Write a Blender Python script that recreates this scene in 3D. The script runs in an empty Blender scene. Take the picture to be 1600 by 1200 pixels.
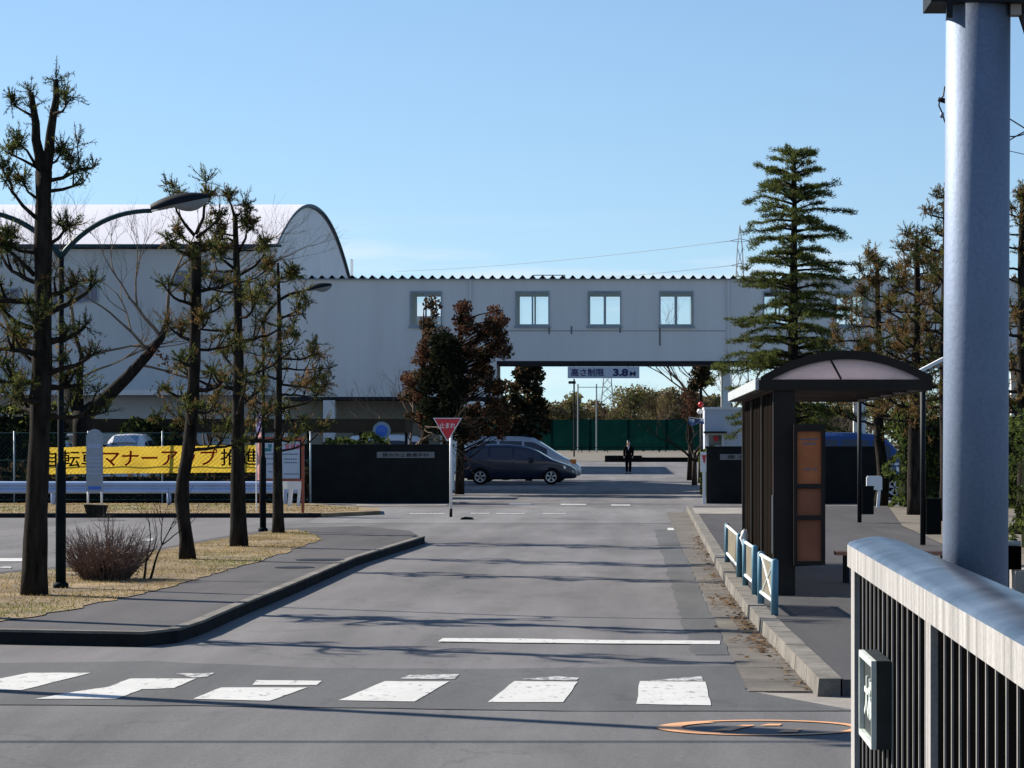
import bpy, math, random
from mathutils import Vector, Matrix, Quaternion
PI = math.pi
S = bpy.context.scene
COL = S.collection
F, H, VX, VY = 4200.0, 1.7, 990.0, 690.0          # focal length in photo pixels, eye height, vanishing point

def G(px, py, z=0.0):                              # photo pixel -> point on a level at height z
    Y = F * (H - z) / (py - VY)
    return ((px - VX) * Y / F, Y)
def W(px, py, Y):                                  # photo pixel -> point at distance Y
    return Vector(((px - VX) * Y / F, Y, H - (py - VY) * Y / F))

# ------------------------------------------------------------------ materials
def new_mat(name):
    m = bpy.data.materials.new(name); m.use_nodes = True
    nt = m.node_tree; nt.nodes.clear()
    return m, nt, nt.nodes.new('ShaderNodeOutputMaterial')
def N(nt, t, **kw):
    n = nt.nodes.new(t)
    for k, v in kw.items(): setattr(n, k, v)
    return n
def noise(nt, scale, detail=4, rough=.6, vec=None, stretch=None):
    g = N(nt, 'ShaderNodeNewGeometry')
    src = g.outputs['Position']
    if stretch:
        mp = N(nt, 'ShaderNodeMapping'); mp.inputs['Scale'].default_value = stretch
        nt.links.new(src, mp.inputs['Vector']); src = mp.outputs[0]
    n = N(nt, 'ShaderNodeTexNoise'); n.inputs['Scale'].default_value = scale
    n.inputs['Detail'].default_value = detail; n.inputs['Roughness'].default_value = rough
    nt.links.new(src, n.inputs['Vector'])
    return n.outputs['Fac']
def ramp(nt, fac, stops):
    r = N(nt, 'ShaderNodeValToRGB'); nt.links.new(fac, r.inputs['Fac'])
    e = r.color_ramp.elements
    while len(e) < len(stops): e.new(.5)
    for i, (p, c) in enumerate(stops):
        e[i].position = p; e[i].color = (c[0], c[1], c[2], 1) if hasattr(c, '__len__') else (c, c, c, 1)
    return r.outputs['Color']
def mix(nt, fac, a, b, mode='MIX'):
    m = N(nt, 'ShaderNodeMix', data_type='RGBA', blend_type=mode)
    if isinstance(fac, (int, float)): m.inputs[0].default_value = fac
    else: nt.links.new(fac, m.inputs[0])
    for i, v in ((6, a), (7, b)):
        if hasattr(v, 'is_linked'): nt.links.new(v, m.inputs[i])
        else: m.inputs[i].default_value = (v[0], v[1], v[2], 1)
    return m.outputs[2]
def sc3(c, k): return tuple(min(1, x * k) for x in c)
def pmat(name, col, rough=.6, var=.15, scale=3.0, metal=0.0, bump=0.0, bscale=None, spec=.5, coat=0, stretch=None, fine=0):
    m, nt, out = new_mat(name)
    p = N(nt, 'ShaderNodeBsdfPrincipled')
    c = ramp(nt, noise(nt, scale, 5, .62, stretch=stretch), [(.3, sc3(col, 1 - var)), (.7, sc3(col, 1 + var))])
    if fine: c = mix(nt, fine, c, ramp(nt, noise(nt, 60, 2, .7), [(.3, .25), (.7, 1.0)]), 'MULTIPLY')
    nt.links.new(c, p.inputs['Base Color'])
    p.inputs['Roughness'].default_value = rough; p.inputs['Metallic'].default_value = metal
    p.inputs['Specular IOR Level'].default_value = spec
    if coat: p.inputs['Coat Weight'].default_value = coat; p.inputs['Coat Roughness'].default_value = .05
    if bump:
        b = N(nt, 'ShaderNodeBump'); b.inputs['Strength'].default_value = bump; b.inputs['Distance'].default_value = .01
        nt.links.new(noise(nt, bscale or scale * 8, 5, .7), b.inputs['Height']); nt.links.new(b.outputs[0], p.inputs['Normal'])
    nt.links.new(p.outputs[0], out.inputs[0])
    return m
def leafmat(name, col, tr=.35, var=.4, scale=2.5):
    m, nt, out = new_mat(name)
    c = ramp(nt, noise(nt, scale, 4, .7), [(.28, sc3(col, 1 - var)), (.72, sc3(col, 1 + var))])
    d = N(nt, 'ShaderNodeBsdfDiffuse'); t = N(nt, 'ShaderNodeBsdfTranslucent'); x = N(nt, 'ShaderNodeMixShader')
    x.inputs[0].default_value = tr
    nt.links.new(c, d.inputs[0]); nt.links.new(c, t.inputs[0])
    nt.links.new(d.outputs[0], x.inputs[1]); nt.links.new(t.outputs[0], x.inputs[2]); nt.links.new(x.outputs[0], out.inputs[0])
    return m
def sheetmat(name, col, tr=.5, clear=0.0, var=.08, scale=4, gloss=0.0):      # translucent plastic or cloth
    m, nt, out = new_mat(name)
    c = ramp(nt, noise(nt, scale, 4, .6), [(.3, sc3(col, 1 - var)), (.7, sc3(col, 1 + var))])
    d = N(nt, 'ShaderNodeBsdfDiffuse'); t = N(nt, 'ShaderNodeBsdfTranslucent'); x = N(nt, 'ShaderNodeMixShader')
    x.inputs[0].default_value = tr
    nt.links.new(c, d.inputs[0]); nt.links.new(c, t.inputs[0])
    nt.links.new(d.outputs[0], x.inputs[1]); nt.links.new(t.outputs[0], x.inputs[2])
    res = x
    if clear:
        tp = N(nt, 'ShaderNodeBsdfTransparent'); y = N(nt, 'ShaderNodeMixShader'); y.inputs[0].default_value = clear
        nt.links.new(c, tp.inputs[0]); nt.links.new(x.outputs[0], y.inputs[1]); nt.links.new(tp.outputs[0], y.inputs[2]); res = y
    if gloss:
        gl = N(nt, 'ShaderNodeBsdfGlossy'); gl.inputs['Roughness'].default_value = .15
        z = N(nt, 'ShaderNodeMixShader'); z.inputs[0].default_value = gloss
        nt.links.new(res.outputs[0], z.inputs[1]); nt.links.new(gl.outputs[0], z.inputs[2]); res = z
    nt.links.new(res.outputs[0], out.inputs[0])
    return m
def glassmat(name, tint, gloss=.12):
    m, nt, out = new_mat(name)
    t = N(nt, 'ShaderNodeBsdfTransparent'); t.inputs[0].default_value = (*tint, 1)
    g = N(nt, 'ShaderNodeBsdfGlossy'); g.inputs['Roughness'].default_value = .03
    x = N(nt, 'ShaderNodeMixShader'); x.inputs[0].default_value = gloss
    nt.links.new(t.outputs[0], x.inputs[1]); nt.links.new(g.outputs[0], x.inputs[2]); nt.links.new(x.outputs[0], out.inputs[0])
    return m
def asphalt(name, a, b, crack=True, warm=1.0):
    m, nt, out = new_mat(name)
    p = N(nt, 'ShaderNodeBsdfPrincipled'); p.inputs['Roughness'].default_value = .85; p.inputs['Specular IOR Level'].default_value = .25
    big = ramp(nt, noise(nt, .22, 5, .6, stretch=(1.4, .45, 1)), [(.32, (a * warm, a, a * 1.01)), (.68, (b * warm, b, b * 1.0))])
    streak = ramp(nt, noise(nt, 1.1, 4, .65, stretch=(2.2, .22, 1)), [(.3, .66), (.72, 1.16)])
    c = mix(nt, .55, big, streak, 'MULTIPLY')
    sp = ramp(nt, noise(nt, 95, 2, .8), [(.25, .35), (.5, .95), (.78, 1.5)])
    c = mix(nt, .55, c, sp, 'MULTIPLY')
    sp2 = ramp(nt, noise(nt, 24, 3, .8), [(.3, .7), (.7, 1.25)])
    c = mix(nt, .5, c, sp2, 'MULTIPLY')
    oil = ramp(nt, noise(nt, .9, 3, .5, stretch=(1, .5, 1)), [(.60, 1.0), (.74, .72)])
    c = mix(nt, .8, c, oil, 'MULTIPLY')
    track = ramp(nt, noise(nt, 1.0, 2, .4, stretch=(1.1, .02, 1)), [(.38, .86), (.62, 1.08)])
    c = mix(nt, .8, c, track, 'MULTIPLY')
    if crack:
        g = N(nt, 'ShaderNodeNewGeometry'); mp = N(nt, 'ShaderNodeMapping'); mp.inputs['Scale'].default_value = (1, .55, 1)
        n2 = N(nt, 'ShaderNodeTexNoise'); n2.inputs['Scale'].default_value = 1.2; n2.inputs['Detail'].default_value = 4
        nt.links.new(g.outputs['Position'], n2.inputs['Vector'])
        va = N(nt, 'ShaderNodeVectorMath', operation='MULTIPLY_ADD'); va.inputs[1].default_value = (1.6, 1.6, 0)
        nt.links.new(n2.outputs['Color'], va.inputs[0]); nt.links.new(g.outputs['Position'], va.inputs[2])
        nt.links.new(va.outputs[0], mp.inputs['Vector'])
        v = N(nt, 'ShaderNodeTexVoronoi', feature='DISTANCE_TO_EDGE'); v.inputs['Scale'].default_value = .28
        nt.links.new(mp.outputs[0], v.inputs['Vector'])
        k = ramp(nt, v.outputs['Distance'], [(.0, .55), (.006, 1.0)])
        c = mix(nt, .5, c, k, 'MULTIPLY')
    nt.links.new(c, p.inputs['Base Color'])
    b = N(nt, 'ShaderNodeBump'); b.inputs['Strength'].default_value = .35; b.inputs['Distance'].default_value = .006
    nt.links.new(noise(nt, 70, 3, .7), b.inputs['Height']); nt.links.new(b.outputs[0], p.inputs['Normal'])
    nt.links.new(p.outputs[0], out.inputs[0])
    return m
def paintmat(name, col, wear=.42, under=(.1, .1, .1)):
    m, nt, out = new_mat(name)
    p = N(nt, 'ShaderNodeBsdfPrincipled'); p.inputs['Roughness'].default_value = .7
    w = ramp(nt, noise(nt, 14, 8, .75, stretch=(1, .5, 1)), [(wear - .07, under), (wear, col)])
    w = mix(nt, .5, w, ramp(nt, noise(nt, 2.5, 4, .7), [(.3, .72), (.7, 1.0)]), 'MULTIPLY')
    nt.links.new(w, p.inputs['Base Color']); nt.links.new(p.outputs[0], out.inputs[0])
    return m

M = {}
def setup_mats():
    M['asphalt'] = asphalt('asphalt', .105, .185, warm=1.05)
    M['asphalt_dark'] = asphalt('dark_asphalt', .085, .115)
    M['asphalt_walk'] = asphalt('footway_asphalt', .055, .095, warm=1.07)
    M['asphalt_near'] = asphalt('cross_road_asphalt', .11, .15, warm=1.03)
    M['asphalt_foot'] = asphalt('brown_grey_asphalt', .052, .075, warm=1.06)
    M['asphalt_worn'] = asphalt('worn_asphalt', .15, .2, warm=1.03)
    M['concrete'] = pmat('concrete', (.27, .245, .215), .9, .3, 2.2, bump=.5, bscale=30, fine=.3)
    M['kerb_dark'] = pmat('painted_shade_kerb', (.020, .021, .022), .95, .4, 3.0, bump=.4, bscale=30, fine=.3, spec=.1)  # near black colour stands in for the shade on the kerb face
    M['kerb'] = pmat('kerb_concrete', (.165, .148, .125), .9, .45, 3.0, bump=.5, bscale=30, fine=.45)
    M['gutter'] = pmat('gutter_concrete', (.125, .108, .088), .9, .5, 1.3, bump=.4, bscale=25, fine=.55)
    M['soil'] = pmat('bare_soil', (.16, .135, .10), .95, .35, 1.5, bump=.6, bscale=14, fine=.5)
    M['earth'] = pmat('dry_field', (.17, .14, .09), .95, .3, .05, fine=.4)
    M['lawn'] = pmat('winter_lawn', (.235, .165, .085), .95, .6, 1.4, bump=.8, bscale=30, fine=.55)
    M['blade'] = leafmat('dry_grass_blades', (.34, .25, .105), .3, .5, .9); M['blade_green'] = leafmat('green_grass_blades', (.19, .20, .045), .3, .4, .9)
    M['white_paint'] = paintmat('white_road_paint', (.57, .56, .53), .435, (.16, .16, .16))
    M['white_worn'] = paintmat('worn_white_paint', (.5, .49, .47), .52, (.15, .15, .15))
    M['orange_paint'] = paintmat('orange_road_paint', (.72, .36, .17), .38, (.13, .13, .13))
    M['bark'] = pmat('dark_bark', (.026, .021, .0165), .95, .75, 13, bump=1, bscale=40, stretch=(1, 1, .22), spec=.1, fine=.4)
    M['bark_pale'] = pmat('grey_bark', (.04, .032, .026), .95, .45, 8, bump=1, bscale=25, stretch=(1, 1, .3), spec=.1)
    M['twig'] = pmat('bare_twigs', (.15, .115, .085), .95, .3, 5, spec=.1)
    M['twig_red'] = pmat('shrub_twigs', (.16, .10, .075), .9, .4, 5)
    M['needle'] = leafmat('olive_needles', (.125, .135, .036), .42, .5, 2.5)
    M['needle_dark'] = leafmat('dark_needles', (.036, .050, .020), .28, .5, 2)
    M['needle_brown'] = leafmat('rusty_needles', (.21, .130, .055), .42, .45, 3)
    M['cedar'] = leafmat('cedar_needles', (.105, .122, .034), .42, .6, 1.6)
    M['leaf_red'] = leafmat('russet_leaves', (.088, .040, .027), .35, .6, 1.6)
    M['leaf_brown'] = leafmat('brown_leaves', (.105, .066, .037), .35, .5, 1.6)
    M['leaf_dark'] = leafmat('evergreen_leaves', (.019, .023, .0135), .2, .5, 1.4)
    M['leaf_green'] = leafmat('hedge_leaves', (.075, .10, .028), .35, .55, 1.8)
    M['wood_green'] = leafmat('far_green_leaves', (.145, .145, .05), .35, .5, .25)
    M['wood_brown'] = leafmat('far_brown_twigs', (.19, .14, .085), .3, .4, .25)
    M['litter'] = leafmat('fallen_leaves', (.14, .095, .06), .2, .5, 6)
    M['wall'] = pmat('white_wall_panels', (.72, .71, .69), .75, .055, .9, bump=.06, bscale=3, stretch=(1.6, 1, .12), fine=.14)
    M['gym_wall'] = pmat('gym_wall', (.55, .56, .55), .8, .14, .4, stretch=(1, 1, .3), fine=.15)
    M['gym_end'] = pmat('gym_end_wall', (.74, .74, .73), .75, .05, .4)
    M['roof_white'] = pmat('white_metal_roof', (.80, .76, .77), .35, .03, .4, stretch=(4, .1, 1))
    M['fascia'] = pmat('teal_fascia', (.02, .055, .08), .6, .2, 2, spec=.2)
    M['ribbed'] = pmat('ribbed_roof_metal', (.22, .25, .29), .5, .12, 2)
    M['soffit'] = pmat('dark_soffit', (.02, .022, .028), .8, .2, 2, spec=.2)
    M['beige'] = pmat('beige_wall', (.34, .31, .24), .8, .08, .6)
    M['shed_brown'] = pmat('brown_shed_roof', (.045, .034, .022), .8, .2, 1, spec=.15)
    M['alu'] = pmat('aluminium_frame', (.26, .32, .36), .45, .1, 3, metal=.15)
    M['glass'] = glassmat('window_glass', (.965, .975, .98), .06)
    M['screen_glass'] = pmat('reflecting_windscreen', (.36, .46, .56), .08, .1, 1, metal=.75)
    M['sign_grey'] = pmat('grey_white_sign_board', (.48, .53, .62), .5, .08, 4)
    M['glass_dark'] = pmat('dark_window_glass', (.03, .03, .045), .08, .2, 1, spec=.8)
    M['win_purple'] = pmat('curtained_window', (.14, .13, .19), .25, .15, 2, spec=.6)
    M['stone_black'] = pmat('dark_stone_wall', (.0055, .0072, .0075), .6, .5, 2.5, bump=.2, bscale=20, spec=.16)
    M['stone_plate'] = pmat('grey_stone_plate', (.17, .17, .175), .6, .12, 6, fine=.2)
    M['black'] = pmat('black_lettering', (.006, .006, .007), .7, .1, 3, spec=.15)
    M['navy'] = pmat('navy_lettering', (.012, .018, .10), .6, .1, 3)
    M['red'] = pmat('red_sign_face', (.56, .018, .028), .45, .08, 4)
    M['red_cloth'] = sheetmat('red_lettering', (.42, .03, .02), .5)
    M['black_cloth'] = sheetmat('black_cloth_lettering', (.02, .017, .012), .3)
    M['white'] = pmat('white_metal', (.72, .72, .72), .45, .06, 4)
    M['guard'] = pmat('guardrail_white', (.34, .46, .70), .6, .12, 2, fine=.15)
    M['blue_sign'] = pmat('blue_sign_face', (.02, .12, .55), .4, .1, 5)
    M['pale_blue'] = pmat('pale_sign_rim', (.23, .29, .36), .5, .1, 5)
    M['pink_cloth'] = sheetmat('pink_cloth', (.75, .42, .42), .5, var=.3, scale=9)
    M['purple_cloth'] = sheetmat('purple_cloth', (.30, .26, .55), .5)
    M['yellow_cloth'] = sheetmat('yellow_banner_cloth', (.82, .56, .07), .68, var=.12, scale=2)
    M['rust'] = pmat('red_brown_frame', (.33, .07, .03), .6, .2, 4)
    M['paper'] = pmat('white_paper', (.46, .50, .57), .7, .04, 4)
    M['print'] = pmat('faint_print', (.12, .15, .2), .7, .2, 9)
    M['print_pink'] = pmat('pink_print', (.6, .16, .25), .7, .2, 9)
    M['green_print'] = pmat('green_print', (.03, .17, .2), .7, .2, 9)
    M['galv'] = pmat('galvanised_pole', (.19, .235, .32), .62, .14, 2.6, metal=.45, bump=.16, bscale=45, fine=.22, spec=.25, stretch=(1, 1, .35))
    M['steel_dark'] = pmat('dark_painted_steel', (.008, .010, .013), .6, .3, 4, spec=.2)
    M['lamp_pole'] = pmat('dark_lamp_pole', (.005, .010, .013), .7, .3, 3, spec=.06)
    M['lamp_green'] = pmat('teal_arm_paint', (.012, .045, .055), .5, .2, 3, spec=.25)
    M['lens'] = sheetmat('opal_lens', (.35, .38, .40), .4)
    M['brown_steel'] = pmat('dark_brown_steel', (.020, .0145, .0115), .6, .3, 2, spec=.2)
    M['smoke'] = sheetmat('smoked_side_panel', (.012, .0095, .008), .2, gloss=.015)
    M['poly'] = sheetmat('frosted_roof_sheet', (.78, .72, .73), .72, .12)
    M['orange_panel'] = sheetmat('orange_brown_panel', (.62, .26, .12), .5, var=.15, scale=2.5)
    M['brown_panel'] = sheetmat('dull_brown_panel', (.46, .20, .12), .5, var=.12, scale=2.5)
    M['zinc'] = pmat('pale_gutter_metal', (.42, .45, .46), .5, .1, 3)
    M['rail_blue'] = pmat('pale_blue_rail', (.09, .23, .31), .5, .2, 5, fine=.3)
    M['rail_white'] = pmat('white_rail', (.62, .66, .64), .5, .15, 5, fine=.3)
    M['mesh_grey'] = sheetmat('fence_mesh_panel', (.36, .32, .25), .3, .30, var=.3, scale=9)
    M['bench_wood'] = pmat('orange_bench_wood', (.42, .19, .11), .6, .2, 6)
    M['coping'] = pmat('polished_coping_top', (.155, .165, .185), .28, .7, 2.2, metal=.75, bump=.07, bscale=9, fine=.35)
    M['coping_face'] = pmat('streaked_coping_face', (.36, .345, .33), .7, .42, 5, stretch=(1, 2.6, .12), fine=.3, spec=.2)
    M['slat'] = pmat('black_slat', (.0016, .0016, .0018), 1.0, .2, 4, spec=0)
    M['slat_edge'] = pmat('slat_edge', (.30, .28, .26), .6, .2, 4, spec=.2)
    M['bronze'] = pmat('bronze_plate', (.022, .027, .026), .5, .3, 8, spec=.3)
    M['verdigris'] = pmat('verdigris_rim', (.55, .6, .55), .5, .2, 6)
    M['rubber'] = pmat('tyre_rubber', (.005, .005, .006), .8, .2, 5, spec=.15)
    M['alloy'] = pmat('alloy_rim', (.55, .56, .58), .35, .1, 5, metal=.7)
    M['car_navy'] = pmat('navy_car_paint', (.008, .013, .035), .35, .04, 1, coat=.35)
    M['car_silver'] = pmat('silver_car_paint', (.42, .43, .44), .35, .04, 1, metal=.3, coat=.6)
    M['car_white'] = pmat('white_car_paint', (.70, .71, .73), .3, .03, 1, coat=.6)
    M['car_blue'] = pmat('blue_car_paint', (.014, .048, .17), .35, .05, 1, coat=.5)
    M['car_black'] = pmat('black_car_paint', (.012, .013, .016), .3, .05, 1, coat=.7)
    M['tail'] = pmat('red_tail_lens', (.5, .01, .03), .15, .1, 9, spec=.8)
    M['head'] = pmat('clear_head_lens', (.65, .68, .7), .1, .1, 9, spec=.8)
    M['amber'] = pmat('amber_lens', (.7, .2, .03), .2, .1, 9)
    M['net_green'] = sheetmat('green_netting', (.004, .030, .027), .35, .30, var=.3, scale=.15)
    M['far_steel'] = pmat('far_grey_steel', (.20, .22, .24), .6, .1, 1)
    M['wire'] = pmat('black_cable', (.02, .02, .025), .6, .1, 3)
    M['far_wire'] = pmat('far_grey_cable', (.12, .14, .17), .6, .1, 3)
    M['box_dark'] = pmat('dark_green_box', (.004, .006, .006), .7, .2, 4, spec=.12)
    M['suit'] = pmat('black_suit', (.003, .0035, .005), .9, .2, 9, spec=.05)
    M['skin'] = pmat('skin', (.42, .26, .19), .6, .05, 9)
    M['hair'] = pmat('dark_hair', (.012, .01, .009), .5, .1, 9)
    M['shirt'] = pmat('pale_shirt', (.6, .62, .66), .7, .05, 9)
    M['planter'] = pmat('dark_planter', (.005, .005, .005), .8, .3, 2, spec=.1)
    M['hut'] = pmat('pale_hut_wall', (.52, .56, .64), .7, .05, 1)
setup_mats()

# ------------------------------------------------------------------ mesh builder
ORG = {}
class MB:
    def __init__(s): s.v = []; s.f = []; s.m = []
    def add(s, vs, fs, mi=0):
        o = len(s.v); s.v += [tuple(x) for x in vs]
        for f in fs: s.f.append([i + o for i in f]); s.m.append(mi)
        return s
    def box(s, x0, x1, y0, y1, z0, z1, mi=0, T=None):
        vs = [Vector((x, y, z)) for x in (x0, x1) for y in (y0, y1) for z in (z0, z1)]
        if T is not None: vs = [T @ v for v in vs]
        return s.add(vs, [(0, 1, 3, 2), (4, 6, 7, 5), (0, 4, 5, 1), (2, 3, 7, 6), (0, 2, 6, 4), (1, 5, 7, 3)], mi)
    def bar(s, a, b, w, d=None, mi=0, up=(0, 0, 1)):
        a, b = Vector(a), Vector(b); d = d or w; t = (b - a).normalized(); u = Vector(up)
        if abs(t.dot(u)) > .95: u = Vector((0, 1, 0))
        r = t.cross(u).normalized() * (w / 2); u2 = r.cross(t).normalized() * (d / 2)
        vs = [p + i * r + j * u2 for p in (a, b) for i, j in ((-1, -1), (1, -1), (1, 1), (-1, 1))]
        return s.add(vs, [(0, 3, 2, 1), (4, 5, 6, 7), (0, 1, 5, 4), (1, 2, 6, 5), (2, 3, 7, 6), (3, 0, 4, 7)], mi)
    def tube(s, pts, rad, n=8, mi=0, caps=True):
        pts = [Vector(p) for p in pts]
        if not hasattr(rad, '__len__'): rad = [rad] * len(pts)
        o = len(s.v); ref = None
        for i, p in enumerate(pts):
            t = (pts[min(i + 1, len(pts) - 1)] - pts[max(i - 1, 0)])
            t = t.normalized() if t.length > 1e-9 else Vector((0, 0, 1))
            if ref is None:
                ref = Vector((1, 0, 0)) if abs(t.x) < .8 else Vector((0, 1, 0))
            r = (ref - t * ref.dot(t)).normalized(); ref = r; b = t.cross(r)
            for k in range(n):
                a = 2 * PI * k / n
                s.v.append(tuple(p + (r * math.cos(a) + b * math.sin(a)) * rad[i]))
        for i in range(len(pts) - 1):
            for k in range(n):
                a, b2 = o + i * n + k, o + i * n + (k + 1) % n
                s.f.append([a, b2, b2 + n, a + n]); s.m.append(mi)
        if caps and n > 2:
            s.f.append([o + k for k in reversed(range(n))]); s.m.append(mi)
            e = o + (len(pts) - 1) * n; s.f.append([e + k for k in range(n)]); s.m.append(mi)
        return s
    def prism(s, poly, fn, d0, d1, mi=0):          # poly of 2-D points; fn(a, b, d) -> point
        n = len(poly)
        vs = [fn(a, b, d0) for a, b in poly] + [fn(a, b, d1) for a, b in poly]
        fs = [list(range(n))[::-1], list(range(n, 2 * n))] + [(i, (i + 1) % n, n + (i + 1) % n, n + i) for i in range(n)]
        return s.add(vs, fs, mi)
    def slab(s, poly, z0, z1, mi=0): return s.prism(poly, lambda a, b, d: (a, b, d), z0, z1, mi)
    def face(s, pts, mi=0): return s.add(pts, [list(range(len(pts)))], mi)
    def disc(s, c, r, axis, depth, n=20, mi=0):
        c = Vector(c); ax = Vector(axis).normalized()
        return s.tube([c, c + ax * depth], r, n, mi)
    def build(s, name, mat, parent=None, smooth=False, loc=None):
        me = bpy.data.meshes.new(name)
        o = bpy.data.objects.new(name, me); COL.objects.link(o)
        org = Vector((0, 0, 0))
        if parent is not None:
            o.parent = parent; org = ORG[parent.name]; ORG[o.name] = org
        elif loc is not None:
            org = Vector(loc); o.location = org; ORG[o.name] = org
        else: ORG[o.name] = org
        me.from_pydata([(a - org.x, b - org.y, c - org.z) for a, b, c in s.v], [], s.f)
        mats = mat if isinstance(mat, (list, tuple)) else [mat]
        for mm in mats: me.materials.append(mm)
        if len(mats) > 1: me.polygons.foreach_set('material_index', s.m)
        if smooth: me.polygons.foreach_set('use_smooth', [True] * len(me.polygons))
        me.update()
        if not s.soup: fix_normals(me)
        return o
    soup = False
import bmesh
def fix_normals(me):
    if len(me.polygons) > 60000: return
    b = bmesh.new(); b.from_mesh(me); bmesh.ops.recalc_face_normals(b, faces=b.faces); b.to_mesh(me); b.free()
class Soup(MB): soup = True

def tag(o, label=None, cat=None, group=None, kind=None):
    if label: o['label'] = label
    if cat: o['category'] = cat
    if group: o['group'] = group
    if kind: o['kind'] = kind
    return o
def thing(name, loc, label, cat, group=None, rz=0):
    o = bpy.data.objects.new(name, None); COL.objects.link(o); o.location = loc; o.rotation_euler = (0, 0, rz)
    o.empty_display_size = .2
    ORG[o.name] = Vector(loc) if rz == 0 else Vector((0, 0, 0))
    return tag(o, label, cat, group)
def local_thing(name, loc, label, cat, group=None, rz=0):      # parts built in local coordinates
    o = thing(name, loc, label, cat, group, rz); ORG[o.name] = Vector((0, 0, 0)); return o
def copy_tree(o, parent=None):
    c = o.copy(); COL.objects.link(c); ORG[c.name] = ORG[o.name]
    if parent is not None: c.parent = parent
    for ch in list(o.children): copy_tree(ch, c)
    return c
def struct(name, mb, mat, label=None, cat=None, group=None, smooth=False):
    return tag(mb.build(name, mat, None, smooth), label, cat, group, 'structure')
def lettering(txt, size, mat, parent, place, width=None, bold=0.0, name='lettering', height=None):
    # place(x, y, d): text plane coordinates, centred, to a world point
    cu = bpy.data.curves.new('txt', 'FONT'); cu.body = txt; cu.size = size; cu.extrude = .003; cu.offset = bold
    cu.align_x = 'CENTER'; cu.align_y = 'CENTER'; cu.resolution_u = 3
    t = bpy.data.objects.new('txt', cu); COL.objects.link(t)
    dg = bpy.context.evaluated_depsgraph_get()
    me = bpy.data.meshes.new_from_object(t.evaluated_get(dg))
    bpy.data.objects.remove(t); bpy.data.curves.remove(cu)
    xs = [v.co.x for v in me.vertices]; ys = [v.co.y for v in me.vertices]
    cx, cy = (min(xs) + max(xs)) / 2, (min(ys) + max(ys)) / 2
    kx = width / (max(xs) - min(xs)) if width else 1
    ky = height / (max(ys) - min(ys)) if height else kx if not width else 1
    b = Soup()
    b.v = [tuple(place((v.co.x - cx) * kx, (v.co.y - cy) * ky, v.co.z)) for v in me.vertices]
    b.f = [list(p.vertices) for p in me.polygons]; b.m = [0] * len(b.f)
    bpy.data.meshes.remove(me)
    return b.build(name, mat, parent)

# ------------------------------------------------------------------ world, sun, camera
EL, AZ = math.radians(32), Vector((-.885, .465, 0)).normalized()
SUN = Vector((AZ.x * math.cos(EL), AZ.y * math.cos(EL), math.sin(EL)))
w = bpy.data.worlds.new('World'); S.world = w; w.use_nodes = True
nt = w.node_tree; nt.nodes.clear()
sky = N(nt, 'ShaderNodeTexSky'); sky.sky_type = 'NISHITA'; sky.sun_disc = False
sky.sun_elevation = EL; sky.sun_rotation = math.atan2(AZ.x, AZ.y)
sky.air_density = 1.0; sky.dust_density = 0; sky.ozone_density = 4.0; sky.altitude = 50
bg = N(nt, 'ShaderNodeBackground'); bg.inputs['Strength'].default_value = .07
wo = N(nt, 'ShaderNodeOutputWorld')
tc = N(nt, 'ShaderNodeTexCoord'); va = N(nt, 'ShaderNodeVectorMath', operation='MULTIPLY_ADD'); nm = N(nt, 'ShaderNodeVectorMath', operation='NORMALIZE')
va.inputs[1].default_value = (1, 1, .85); va.inputs[2].default_value = (0, 0, .05)
nt.links.new(tc.outputs['Generated'], va.inputs[0]); nt.links.new(va.outputs[0], nm.inputs[0]); nt.links.new(nm.outputs[0], sky.inputs[0])
# thin streaks of cloud low over the horizon
mp = N(nt, 'ShaderNodeMapping'); mp.inputs['Scale'].default_value = (5, 5, 42); mp.inputs['Location'].default_value = (1.3, 0, .4)
nz = N(nt, 'ShaderNodeTexNoise'); nz.inputs['Scale'].default_value = 1.6; nz.inputs['Detail'].default_value = 5; nz.inputs['Roughness'].default_value = .55
nt.links.new(tc.outputs['Generated'], mp.inputs['Vector']); nt.links.new(mp.outputs[0], nz.inputs['Vector'])
sx = N(nt, 'ShaderNodeSeparateXYZ'); nt.links.new(tc.outputs['Generated'], sx.inputs[0])
band = ramp(nt, sx.outputs['Z'], [(.0, .3), (.05, 1.0), (.085, 0)])
cl_ = mix(nt, 1.0, ramp(nt, nz.outputs['Fac'], [(.50, 0), (.74, .75)]), band, 'MULTIPLY')
skyc = mix(nt, cl_, sky.outputs[0], (8.2, 7.6, 7.7))
nt.links.new(skyc, bg.inputs[0]); nt.links.new(bg.outputs[0], wo.inputs[0])
sl = bpy.data.lights.new('sun', 'SUN'); sl.energy = 4.6; sl.angle = math.radians(.5); sl.color = (1, .93, .82)
so = bpy.data.objects.new('sun', sl); COL.objects.link(so); so.rotation_euler = SUN.to_track_quat('Z', 'Y').to_euler()
so.location = (-60, 60, 80)
cam = bpy.data.cameras.new('camera'); co = bpy.data.objects.new('camera', cam); COL.objects.link(co)
co.location = (0, 0, H); co.rotation_euler = (PI / 2, 0, 0)
cam.sensor_width = 36; cam.lens = F / 1600 * 36; cam.shift_x = (800 - VX) / 1600; cam.shift_y = (VY - 600) / 1600
cam.clip_end = 8000; cam.clip_start = .1
S.camera = co
S.view_settings.view_transform = 'Standard'; S.view_settings.look = 'None'; S.view_settings.gamma = 1
S.view_settings.exposure = 1.0
S.cycles.max_bounces = 8; S.cycles.transparent_max_bounces = 24


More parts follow.
